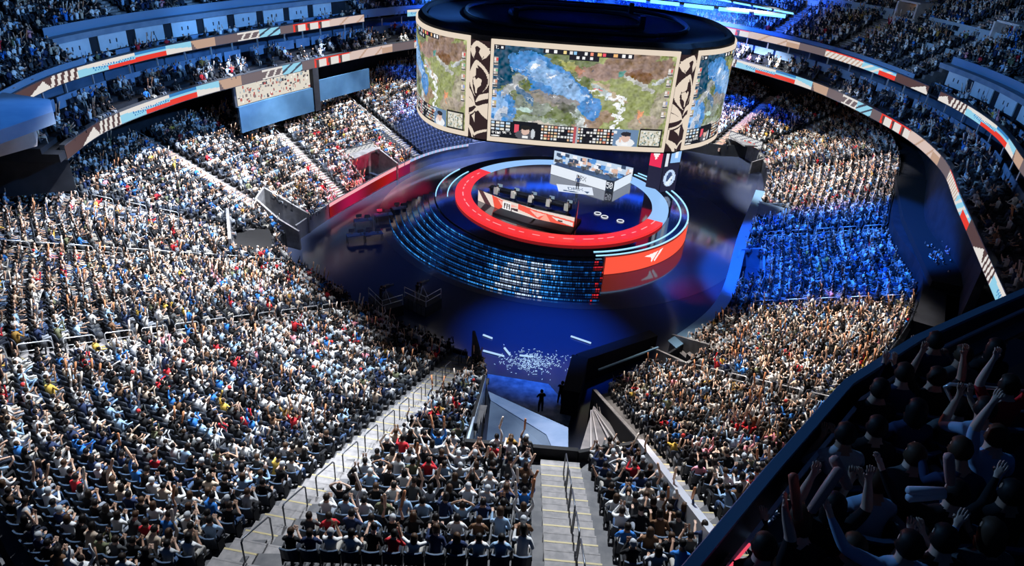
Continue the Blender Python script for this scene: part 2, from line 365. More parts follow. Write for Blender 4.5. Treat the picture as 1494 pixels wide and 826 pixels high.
# ---------------------------------------------------------------- the ring of suites and the two ribbon boards
RA = [Vector((x, y, 0)) for x, y in [(-33.6, 47), (-34.6, 55), (-33, 64), (-30, 72), (-25, 82), (-16, 97), (-5, 106.5), (8, 110), (20, 107), (28, 101.5), (36, 89), (39, 73), (38, 61), (34, 50), (28, 34)]]
fine = [catmull(RA, t) for t in np.linspace(0, len(RA) - 1, 700)]
acc = [0]
for a, b in zip(fine, fine[1:]): acc.append(acc[-1] + (b - a).length)
RL = acc[-1]
def ring(s):
    s = max(0, min(RL - 1e-4, s)); i = int(np.searchsorted(acc, s, 'right')) - 1; f = (s - acc[i]) / (acc[i + 1] - acc[i])
    p = fine[i] * (1 - f) + fine[i + 1] * f
    d = (fine[min(i + 4, 699)] - fine[max(i - 3, 0)]).normalized()
    return p, Vector((-d.y, d.x, 0)), d
def rp(s, o, z=0):
    p, n, d = ring(s); return Vector((p.x + n.x * o, p.y + n.y * o, z))
def near_s(x, y): return min(np.linspace(0, RL, 900), key=lambda s: (ring(s)[0] - Vector((x, y, 0))).length)
def rpath(s0, s1, ds=1.2):
    n = max(2, int((s1 - s0) / ds)); out = []
    for s in np.linspace(s0, s1, n): p, nn, d = ring(s); out.append((p.x, p.y, nn.x, nn.y))
    return out
def rband(name, s0, s1, prof, mtl, parent=None):
    o = MB().band(rpath(s0, s1), prof).build(name, mtl, parent); return o
S_L3 = near_s(-34.3, 58); S_L3b = near_s(-19, 92); S_R3 = near_s(38.9, 75)
S_FR = near_s(25, 104)
# lower tier slab, terrace, soffit, back wall
structure(rband('floor_suite_terrace', 0, RL, [(.05, 13.2), (1.2, 13.2), (1.2, 13.6), (2.1, 13.6), (2.1, 14.0), (7, 14.0), (7, 12.6), (.05, 12.6)], DARK))
structure(rband('wall_suite_back', 0, RL, [(6.4, 14), (6.4, 16.1), (7.2, 16.1), (7.2, 14)], noisy('suite_back', (.05, .09, .16), (.10, .16, .26), .4)))
structure(rband('floor_suite_terrace', 0, RL, [(3.15, 16.25), (4.3, 16.25), (4.3, 16.45), (8.5, 16.45), (8.5, 16.1), (3.15, 16.1)], DARK))
structure(rband('ceiling_concourse', 0, RL, [(7, 12.6), (14, 12.6), (14, 13.0), (7, 13.0)], DARK))
wl = []
for i in range(0, (len(ST) - 1) * 8 + 1):
    t = i / 8; p = catmull(OU, t); q = p - catmull(IN, t); q.z = 0; q.normalize(); wl.append((p.x, p.y, q.x, q.y))
a_ = [w_ for i, w_ in enumerate(wl) if i <= 8 * iB1 - 10]; b_ = [w_ for i, w_ in enumerate(wl) if i >= 8 * SN.index('R1') + 6]
for seg in (a_, b_):
    structure(MB().band(seg, [(2.5, 4), (2.5, 13), (3.0, 13), (3.0, 4)]).build('wall_concourse', DARK))
    structure(MB().band(seg, [(-.1, 5.2), (-.1, 7.0), (2.5, 7.0), (2.5, 5.2)]).build('floor_concourse', DARK))
structure(MB().band([w_ for i, w_ in enumerate(wl) if 8 * iB1 - 14 <= i <= 8 * iB1 + 2], [(.2, 11.5), (.2, 12.9), (.3, 12.9), (.3, 11.5)]).build('trim_bowl_rim', GREYW))

# LED ribbons
BR, WT, LB_, BU, RE, TN, TP, PK = (.10, .055, .055), (.80, .76, .72), (.30, .66, .85), (.04, .22, .55), (.85, .05, .03), (.55, .36, .26), (.17, .13, .14), (.72, .56, .50)
def ribbon_img(n, ds, H=8, off=0):
    img = np.zeros((H, n, 3)); P_ = 66.0
    for i in range(n):
        p = ((i + .5) * ds + off) % P_
        for j in range(H):
            v = (j + .5) / H; c = BR
            if p < 2.5: c = BR
            elif p < 6: c = WT if (p - 2.5) / 3.5 > .9 - v * .8 and (p - 2.5) / 3.5 < 1 - .25 * (1 - v) else BR
            elif p < 9: c = WT if (p * 2.3 + v * .7) % 1.6 < .85 else BR
            elif p < 15.5:
                f = (p - 9) / 6.5; c = WT if v < .25 + .5 * math.sin(f * 3) * v else LB_
                if .35 < v < .8 and f > .25 and (p * 3.1 + v * 2) % 1 < .35: c = BU
                if f > .5 and v > .62: c = RE
            elif p < 19: c = RE if v > .5 else (LB_ if v > .25 else BU)
            elif p < 22: c = WT if v > .35 + (p - 19) * .1 else LB_
            elif p < 25: c = TN if (p - 22) / 3 > .2 * v else TP
            elif p < 28: c = TP
            elif p < 31: c = WT if v < .2 or v > .85 or (p * 1.3 + v) % 1.4 < .4 else TP
            elif p < 34: c = LB_ if (p + v * 2) % 1.7 > .5 else (.05, .06, .1)
            elif p < 36: c = TP
            elif p < 42:
                c = WT
                if (p - 36) % 2 < .18 + v * .2: c = RE
                elif (p - 36) % 2 < .7: c = BR
                if v < .12: c = RE
            elif p < 48: c = PK if (p * .7 + v) % 2.1 > .3 else TN
            elif p < 50: c = TN if v > .3 else PK
            elif p < 54: c = TP
            elif p < 60:
                c = WT if (p * 1.9 + v * 1.5) % 1.3 > .45 else TN
                if v < .12: c = RE
            else:
                c = LB_ if (p * .9 + v * 1.7) % 1.5 > .6 else WT
                if p > 63 and v > .45: c = RE
                if v < .15: c = BU
            img[j, i] = c
    return img
def ribbon(label, s0, s1, o, z0, z1, off):
    t = empty('ribbon_board', rp((s0 + s1) / 2, o, z0))
    tag(t, label, 'led board', 'led ribbon boards round the suites')
    ds = .15; n = int((s1 - s0) / ds)
    pts = [ring(s0 + (s1 - s0) * i / n) for i in range(n + 1)]
    def pos(u, v):
        p, nn, d = pts[min(n, int(round(u * n)))]; return (p.x + nn.x * o - t.location.x, p.y + nn.y * o - t.location.y, z1 + (z0 - z1) * v - t.location.z)
    g = led_grid('led_screen', ribbon_img(n, ds, 14, off), pos, LEDR, t)
    hs = MB().band(rpath(s0, s1), [(o + .02, z0 - .06), (o + .02, z1 + .02), (o - .06, z1 + .02), (o - .06, z1 + .1), (o + .35, z1 + .1), (o + .35, z0 - .06)]).build('housing', DSTEEL, t)
    hs.location = -t.location
    return t
g1, g2 = near_s(-15, 98), near_s(27, 102)
ribbon('long curved led board under the lower row of glass panels, left of the scoreboard', 1.0, g1, 0, 12.5, 13.5, 0)
ribbon('curved led board under the lower suites, from the scoreboard down to the balcony rail', g1 + 4, RL - .5, 0, 12.5, 13.5, 28)
ribbon('upper curved led board below the tall white suite windows, left of the scoreboard', 1.0, near_s(-19, 92.5), 3, 16.1, 16.95, 0)
ribbon('short led board glimpsed over the top of the scoreboard', near_s(-15, 98.5), near_s(2, 109.3), 3, 16.1, 16.95, 10)
ribbon('upper curved led board under the corner seats, right of the scoreboard', near_s(24, 104.5), near_s(39, 73.5), 3, 16.1, 16.95, 36)
ribbon('upper curved led board ahead of the row of suite windows on the right wall', near_s(39, 71.5), RL - .5, 3, 16.1, 16.95, 4)
# glass panels, posts
npan = 0
mbp = MB()
s = 1.5
while s < RL - 3:
    W_ = 2.9 if int(s * 7) % 3 else 2.2
    structure(rband('wall_glass_parapet', s, s + W_, [(3.05, 14.3), (3.05, 15.25), (3.15, 15.25), (3.15, 14.3)], BLUEW))
    if int(s) % 2 == 0 or True:
        p = rp(s + W_ * .6, 3.2); mbp = MB().box((p.x, p.y, 15.1), (.13, .13, 2.2)); structure(mbp.build('wall_suite_post', STEEL))
    p0 = rp(s + W_, 3.1)
    s += W_ + (.35 if int(s) % 3 else 1.3)
# the window row (third level)
WINP = noisy('window_blind', (.55, .60, .66), (.62, .68, .74), 1)
def window_row(s0, s1, group):
    s = s0
    while s < s1 - 2.6:
        structure(rband('window_' + str(1 + int(s)), s, s + 3.0, [(5.7, 16.9), (5.7, 18.35), (5.8, 18.35), (5.8, 16.9)], WINP))
        for f in (.38, .62):
            q = rp(s + 3 * f, 5.66); structure(MB().box((q.x, q.y, 17.65), (.09, .09, .35)).build('window_handle', DSTEEL))
        structure(rband('wall_glass_parapet', s + .3, s + 3.2, [(4.35, 16.4), (4.35, 17.15), (4.43, 17.15), (4.43, 16.4)], BLUEW))
        s += 3.95
    structure(rband('wall_window_row', s0 - .5, s1, [(5.85, 16.4), (5.85, 18.9), (7.4, 18.9), (7.4, 16.4)], DARK))
    structure(rband('trim_header', s0 - 1, s1, [(5.1, 18.45), (5.1, 18.95), (6.6, 18.95), (6.6, 18.45)], noisy('header_panel', (.16, .22, .30), (.22, .28, .36), 1)))
window_row(S_L3 + .5, S_L3b, 'l'); window_row(S_R3, RL - .2, 'r')
# upper bowl: direct blocks and blocks above the window row
UB = [(0, S_L3, 3.5, 17.0, 22), (S_L3 - .3, S_L3b, 6.4, 19.2, 14), (S_L3b, S_FR, 3.5, 17.0, 20), (S_FR, S_R3 - 1.5, 3.5, 17.0, 26), (S_R3 - .5, RL, 6.4, 19.2, 18)]
UR, UP_ = .85, .40
for (s0, s1, o0, z0, n) in UB:
    prof = [(o0, z0 - .6)]
    for r in range(n): prof += [(o0 + r * UR, z0 + r * UP_), (o0 + (r + 1) * UR, z0 + r * UP_)]
    prof += [(o0 + n * UR, z0 - .6)]
    structure(rband('floor_upper_bowl', s0, s1, prof, CONC))
    structure(rband('trim_front_rail', s0, s1, [(o0 - .42, z0 - .5), (o0 - .42, z0 + .5), (o0 - .34, z0 + .5), (o0 - .34, z0 - .5)], RAILB))
UA = []   # stairs of the upper bowl
def ustair(s, blk, mtl, r0=0, r1=99, w=1.2):
    s0, s1, o0, z0, n = UB[blk]; mb = MB(); UA.append(s)
    p, nn, d = ring(s)
    for r in range(r0, min(n, r1)):
        for h in (0, 1):
            o = o0 + (r + h * .5) * UR; z = z0 + r * UP_ + .04 + h * .18
            a, b = rp(s - w / 2, o), rp(s + w / 2, o); c, e = rp(s + w / 2, o + UR / 2), rp(s - w / 2, o + UR / 2)
            mb.add([(a.x, a.y, z), (b.x, b.y, z), (c.x, c.y, z), (e.x, e.y, z), (a.x, a.y, z - .3), (b.x, b.y, z - .3), (c.x, c.y, z - .3), (e.x, e.y, z - .3)], [(0, 1, 2, 3), (4, 5, 1, 0), (5, 6, 2, 1), (7, 4, 0, 3)])
    structure(mb.build('floor_upper_stairs', mtl))
for (x, y) in ((30.5, 98), (35.5, 90), (38.3, 79)): ustair(near_s(x, y), 3, TREAD, 0, 9)
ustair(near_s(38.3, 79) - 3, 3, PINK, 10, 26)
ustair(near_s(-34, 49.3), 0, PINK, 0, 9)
for s in np.linspace(S_L3 + 8, S_L3b - 5, 4): ustair(s, 1, TREAD)
for s in np.linspace(S_R3 + 8, RL - 8, 3): ustair(s, 4, TREAD)
for s in np.linspace(S_L3b + 4, S_FR - 4, 5): ustair(s, 2, TREAD)
# low wall of the cross aisle and vomitory mouths in the upper bowl
def uwall(s0, s1, blk, r, h=.9):
    _, _, o0, z0, n = UB[blk]; o = o0 + r * UR; z = z0 + (r - 1) * UP_
    structure(rband('wall_cross_aisle', s0, s1, [(o, z), (o, z + h + .4), (o + .15, z + h + .4), (o + .15, z)], noisy('cross_wall', (.26, .34, .40), (.32, .40, .48), 1)))
VOM = noisy('vomitory_concrete', (.55, .50, .50), (.68, .62, .60), 2)
VOMW = noisy('vomitory_warm_concrete', (.70, .42, .22), (.80, .50, .28), 2)
def uvom(s, blk, r, mtl, warm=True):
    _, _, o0, z0, n = UB[blk]; o = o0 + r * UR; z = z0 + r * UP_; p, nn, d = ring(s); c = rp(s, o, z); mb = MB(); a = math.atan2(d.y, d.x)
    M = Matrix.Rotation(a, 3, 'Z')
    for dx, dy, dz, sx, sy, sz in ((-1.5, 1.2, .9, .25, 3.4, 2.2), (1.5, 1.2, .9, .25, 3.4, 2.2), (0, 1.4, 2.05, 3.3, 3.2, .22), (0, -.5, -.1, 3.3, .25, .8)):
        q = M @ Vector((dx, dy, dz)); mb.box((c.x + q.x, c.y + q.y, c.z + q.z), (sx, sy, sz), 0, a)
    q = M @ Vector((0, 2.6, .9)); mb.box((c.x + q.x, c.y + q.y, c.z + q.z), (2.7, .1, 1.9), 1, a)
    structure(mb.build('wall_upper_vomitory', [mtl, mat('passage_glow', (.5, .4, .3), emit=(1, .55, .3), es=.35) if warm else DARK]))  # back panel glows in place of light inside the passage
sA, sB, sC = near_s(31, 97.5), near_s(36, 88.5), near_s(38.5, 77)
uwall(sA - 2, sB - 2, 3, 10); uwall(sB + 2, sC + 2, 3, 10); uwall(sB - 1, sC - 2, 3, 6, .3)
uvom(sA - 1.5, 3, 10, VOM); uvom(sB - .5, 3, 10, VOM); uvom(sC, 3, 10, VOM, False); uvom(sC + 5, 3, 12, VOMW)
uvom(near_s(-34.5, 53) - 1, 0, 9, VOMW); uvom(2, 0, 6, VOM); uwall(0, 9, 0, 8); uwall(S_L3 + 5, S_L3 + 30, 1, 4)
# block that closes the left end of the suites
mb = MB(); P4 = [at(0, 134, 17.4), at(73, 145, 17.4), at(77, 163, 17.4), at(-30, 200, 17.4), at(-80, 130, 17.4)]
mb.prism([(p.x, p.y) for p in P4], 16.6, 17.4); structure(mb.build('wall_press_deck', noisy('press_deck_blue', (.20, .28, .40), (.26, .34, .46), .6)))
P5 = [at(5, 200, 15.5), at(50, 180, 15.5), at(52, 205, 15.0), at(-20, 225, 15.0)]
structure(MB().prism([(p.x, p.y) for p in P5], 14.6, 16.6).build('wall_press_box', noisy('press_box_panel', (.42, .36, .34), (.50, .44, .42), 1)))
P6 = [at(45, 215, 13), at(95, 215, 13), at(60, 255, 11), at(0, 260, 11), at(-60, 225, 13)]
structure(MB().prism([(p.x, p.y) for p in P6], 9.5, 13.2).build('wall_corner_block', DARK))

# party deck with lit bar under the lower ribbon, and the blue walls beside it
sb0, sb1, sb2 = near_s(-30.2, 71.6), near_s(-25.2, 81.8), near_s(-20.0, 90.3)
DKB = noisy('deep_blue_panel', (.035, .10, .20), (.05, .13, .25), .6)
structure(rband('wall_party_deck', sb0, sb1, [(.2, 7.4), (.2, 10.2), (.45, 10.2), (.45, 7.4)], DKB)); structure(rband('wall_party_deck', sb1 + 1, sb2, [(.2, 8.4), (.2, 10.9), (.45, 10.9), (.45, 8.4)], DKB))
structure(rband('wall_party_deck_side', sb1, sb1 + .9, [(0, 7.4), (0, 12.6), (1, 12.6), (1, 7.4)], DARK))
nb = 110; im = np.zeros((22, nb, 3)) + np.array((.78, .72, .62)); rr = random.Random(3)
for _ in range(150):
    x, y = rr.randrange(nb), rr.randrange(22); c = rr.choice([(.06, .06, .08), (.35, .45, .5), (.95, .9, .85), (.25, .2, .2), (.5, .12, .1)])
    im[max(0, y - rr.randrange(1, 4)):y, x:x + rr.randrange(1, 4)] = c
bp_ = [ring(sb0 + .3 + (sb1 - sb0 - .3) * i / nb) for i in range(nb + 1)]
pd = empty('glow_mural_wall', rp((sb0 + sb1) / 2, .7, 10.2)); tag(pd, 'glowing patterned wall of the party deck above the pale blue wall', 'glowing wall')  # wall glows by itself in place of the bar's lamp light
o = led_grid('glow_panel', im, lambda u, v: (lambda q: (q[0].x + q[1].x * .6 - pd.location.x, q[0].y + q[1].y * .6 - pd.location.y, 12.5 - 2.3 * v - pd.location.z))(bp_[min(nb, int(round(u * nb)))]), LEDR, pd)
f_ = rband('frame', sb0, sb1, [(.65, 10.1), (.65, 12.6), (.9, 12.6), (.9, 10.1)], DSTEEL, pd); f_.location = -pd.location
# dark masking box and concourse deck at the outer edge of the blue lit block
BX = [(32.6, 47.6), (36.4, 60.8), (41, 72.5), (44.5, 71.5), (39.5, 60), (35, 46.8)]
structure(MB().prism(BX, 4.5, 7.6).build('wall_masking_box', BLACK))
structure(MB().prism([(33.0, 45.5), (38.5, 58.5), (46, 57), (40, 42)], 5.5, 6.5).build('floor_club_deck', DARK))
structure(MB().prism([(30.6, 41.5), (33.4, 46.6), (37.2, 45.2), (34.2, 40.0)], 4.6, 7.0).build('wall_club_counter', GREYW))
# vomitories of the lower bowl
def vomitory(h, zt, mtl, open_=()):
    poly = HOLES[h]; n = len(poly)
    for i in range(n):
        if i in open_: continue
        wseg('wall_vomitory', poly[i], poly[(i + 1) % n], 0, zt[i], zt[(i + 1) % n], .2, mtl)
def wseg(name, a, b, z0, z1a, z1b, th, mtl):
    a, b = Vector((*a, 0)), Vector((*b, 0)); d = (b - a).normalized(); n = Vector((-d.y, d.x, 0)) * th / 2
    vs = [(a.x - n.x, a.y - n.y, z0), (a.x + n.x, a.y + n.y, z0), (b.x + n.x, b.y + n.y, z0), (b.x - n.x, b.y - n.y, z0), (a.x - n.x, a.y - n.y, z1a), (a.x + n.x, a.y + n.y, z1a), (b.x + n.x, b.y + n.y, z1b), (b.x - n.x, b.y - n.y, z1b)]
    mb = MB(); mb.add(vs, [(0, 3, 2, 1), (4, 5, 6, 7), (0, 1, 5, 4), (1, 2, 6, 5), (2, 3, 7, 6), (3, 0, 4, 7)]); return structure(mb.build(name, mtl))
vomitory('va', [3.9, 2.2, 2.0, 2.8, 3.7], GREYW, (1,)); vomitory('vb', [3.9, 3.9, 2.2, 2.2], GREYW, (2,))
vomitory('v1', [1.7, 1.7, 3.6, 4.0], GREYW, (0,)); vomitory('v2', [1.6, 1.9, 2.3, 1.9], BLUEW); vomitory('v3', [1.6, 1.9, 2.9, 2.9], BLUEW, (0,)); vomitory('v4', [2.4, 2.4, 1.9, 1.7], GREYW, (3,))
structure(MB().prism([(30.2, 99.4), (32.6, 99.7), (33.8, 95.3), (31.5, 95.0)], 2.7, 2.9).build('ceiling_vomitory', GREYW))
structure(MB().prism([(26.8, 71.6), (28.2, 75.4), (30.8, 73.6), (29.3, 69.0)], 2.2, 2.35).build('ceiling_vomitory', BLUEW))
structure(MB().prism([(-20.8, 78.0), (-18.9, 81.6), (-17.4, 80.6), (-19.4, 76.4)], 3.5, 3.7).build('ceiling_vomitory', GREYW))
hb = HOLES['box']
structure(MB().prism(hb, -.1, 2.0).build('wall_black_mouth', BLACK))  # solid black block paints the shade of an open vomitory mouth
structure(MB().box(((hb[0][0] + hb[3][0]) / 2, (hb[0][1] + hb[3][1]) / 2, 2.4), (.25, 6.8, 4.6), 0, math.atan2(-(hb[3][0] - hb[0][0]), hb[3][1] - hb[0][1])).build('wall_grey_fin', GREYW))
def led_sign(a, b, z0, z1, label, pal):
    a, b = Vector((*a, 0)), Vector((*b, 0)); n = 40; im = np.zeros((8, n, 3)) + .75; q = random.Random(len(label))
    for i in range(n):
        for j in range(8):
            if (i * .7 + j * 1.3) % 5 < 1.4: im[j, i] = pal[0]
            if 18 < i < 32 and j > 3 and (i + j) % 7 < 4: im[j, i] = pal[1]
    t = empty('led_sign', ((a.x + b.x) / 2, (a.y + b.y) / 2, z0)); tag(t, label, 'led sign')
    d = (b - a).normalized(); nn = Vector((d.y, -d.x, 0))
    L = t.location
    led_grid('led_screen', im, lambda u, v: (a.x + (b.x - a.x) * u + nn.x * .2 - L.x, a.y + (b.y - a.y) * u + nn.y * .2 - L.y, z1 + (z0 - z1) * v - L.z), LEDR, t)
    MB().box(((a.x + b.x) / 2 - L.x + nn.x * .08, (a.y + b.y) / 2 - L.y + nn.y * .08, (z1 - z0) / 2), ((b - a).length + .1, .2, z1 - z0 + .1), 0, math.atan2(d.y, d.x)).build('housing', DSTEEL, t)
led_sign((30.4, 99.2), (33.9, 94.9), 2.5, 3.6, 'slanted white and red led sign on the far vomitory by the dark passage', [(.25, .25, .3), RE])
led_sign((-20.9, 77.6), (-18.3, 81.2), 3.0, 4.2, 'white and red led sign over the grey vomitory beside the red lit wall', [(.3, .35, .4), RE])

def dasher_led(t0, t1, z0, z1, fn, label):
    pp = [p for i, p in enumerate(path) if t0 * 12 <= i <= t1 * 12]; P_ = [Vector((p[0] - p[2] * .32, p[1] - p[3] * .32, 0)) for p in pp]; n = (len(P_) - 1) * 8
    t = empty('led_dasher_board', P_[len(P_) // 2] + Vector((0, 0, z0))); tag(t, label, 'led board', 'led boards on the dasher wall')
    im = np.array([[fn(i / n, j / 8) for i in range(n)] for j in range(8)])
    def pos(u, v):
        f = u * (len(P_) - 1); i = min(len(P_) - 2, int(f)); p = P_[i] * (1 - f + i) + P_[i + 1] * (f - i); return (p.x - t.location.x, p.y - t.location.y, z1 + (z0 - z1) * v - t.location.z)
    led_grid('led_screen', im, pos, LEDR, t)
    o = MB().band(pp, [(-.31, z0 - .05), (-.31, z1 + .05), (-.25, z1 + .05), (-.25, z0 - .05)]).build('housing', DSTEEL, t); o.location = -t.location
def _red(u, v):
    if v < .13: return (.95, .45, .5)
    k = .16 + .22 * math.sin(u * 7) ** 2; return (k, .006, .03 + .03 * math.cos(u * 9))
dasher_led(2.1, 3.25, .15, 1.75, _red, 'glowing red led board along the dasher wall west of the stage')
dasher_led(1.1, 2.2, 1.45, 1.8, lambda u, v: (.35 + .4 * (math.sin(u * 90) > .6), .55, .85), 'thin pale blue led strip along the dasher wall below the empty seats')
# ---------------------------------------------------------------- tunnel at the near end
T_ = HOLES['tunnel']
def wseg(name, a, b, z0, z1a, z1b, th, mtl):
    a, b = Vector((*a, 0)), Vector((*b, 0)); d = (b - a).normalized(); n = Vector((-d.y, d.x, 0)) * th / 2
    vs = [(a.x - n.x, a.y - n.y, z0), (a.x + n.x, a.y + n.y, z0), (b.x + n.x, b.y + n.y, z0), (b.x - n.x, b.y - n.y, z0), (a.x - n.x, a.y - n.y, z1a), (a.x + n.x, a.y + n.y, z1a), (b.x + n.x, b.y + n.y, z1b), (b.x - n.x, b.y - n.y, z1b)]
    mb = MB(); mb.add(vs, [(0, 3, 2, 1), (4, 5, 6, 7), (0, 1, 5, 4), (1, 2, 6, 5), (2, 3, 7, 6), (3, 0, 4, 7)]); return structure(mb.build(name, mtl))
wseg('wall_tunnel_west', (-1.3, 34.6), (-1.45, 21.4), 0, 5.6, 11.8, .16, BLACK)
wseg('trim_tunnel_west', (-1.25, 34.6), (-1.40, 21.4), 3.3, 5.35, 11.9, .10, GLASS)
wseg('wall_tunnel_back', (-1.5, 21.4), (3.2, 21.3), 0, 12.0, 12.0, .2, BLACK)
wseg('wall_tunnel_back', (3.2, 21.3), (6.8, 24.2), 0, 11.9, 10.2, .2, BLACK)
wseg('wall_tunnel_east', (6.8, 24.2), (6.0, 37.0), 0, 9.6, 3.0, .16, BLACK)
wseg('trim_tunnel_east', (6.85, 24.2), (6.05, 37.0), 2.2, 9.7, 3.0, .22, GREYW)
wseg('wall_stair_masking', (-2.6, 42.6), (-1.3, 36.2), 0, 3.3, 4.2, .2, BLACK)
# sloping tunnel roof: dark blue slab with a pale kinked ledge
zs = 6.3
def slab(name, px, z0, th, mtl, zz=None):
    pts = [at(x, y, (zz[i] if zz else z0)) for i, (x, y) in enumerate(px)]; n = len(pts)
    mb = MB(); mb.add([tuple(p) for p in pts] + [(p.x, p.y, p.z - th) for p in pts], [tuple(range(n)), tuple(range(2 * n - 1, n - 1, -1))] + [(i, (i + 1) % n, n + (i + 1) % n, n + i) for i in range(n)])
    return structure(mb.build(name, mtl))
slab('ceiling_tunnel_slab', [(716, 582), (707, 672), (813, 668), (797, 634)], 5.2, .3, noisy('slab_blue_grey', (.045, .075, .14), (.10, .15, .24), .35), [4.4, 6.4, 6.4, 6.0])
slab('trim_tunnel_ledge', [(712, 571), (716, 584), (797, 634), (812, 668), (829, 668), (829, 624)], 5.35, .5, noisy('ledge_pale', (.10, .17, .32), (.15, .22, .38), .8), [4.4, 4.5, 6.05, 6.45, 6.45, 5.9])
slab('floor_ramp_cover', [(866, 592), (843, 668), (932, 668), (902, 630)], 5.2, .3, noisy('ramp_metal', (.10, .105, .12), (.20, .20, .22), .9, .35), [4.2, 6.9, 6.9, 5.6])
for i in range(7):
    x0 = 860 + i * 1.5; x1 = 850 + i * 11
    slab('trim_ramp_rib', [(x0, 598), (x1, 652), (x1 + 2.5, 652), (x0 + 1, 598)], 5.2, .03, STEEL, [4.68, 6.8, 6.8, 4.68]) if i in (1, 2, 4, 5) else None
slab('floor_tunnel_mouth', [(708, 545), (712, 572), (829, 622), (835, 600), (800, 560)], .05, .05, noisy('worn_concrete', (.30, .32, .36), (.75, .75, .75), 1.4))
# black masking boxes and cable rail east of the tunnel
wseg('wall_masking_east', (4.6, 37.6), (5.4, 41.6), 0, 2.2, 2.4, 1.2, BLACK); wseg('wall_masking_east', (5.4, 41.6), (11.6, 46.2), 0, 2.3, 1.9, .9, BLACK)
wseg('trim_masking_rail', (6.6, 39.8), (11.4, 43.2), 2.5, 2.62, 2.62, .12, RAILB)
wseg('trim_stair_wall', (6.35, 24.0), (6.25, 13.4), 7.0, 10.3, 16.3, .16, GREYW); wseg('trim_stair_wall_cap', (6.35, 24.0), (6.25, 13.4), 10.2, 10.4, 16.4, .3, STEEL)

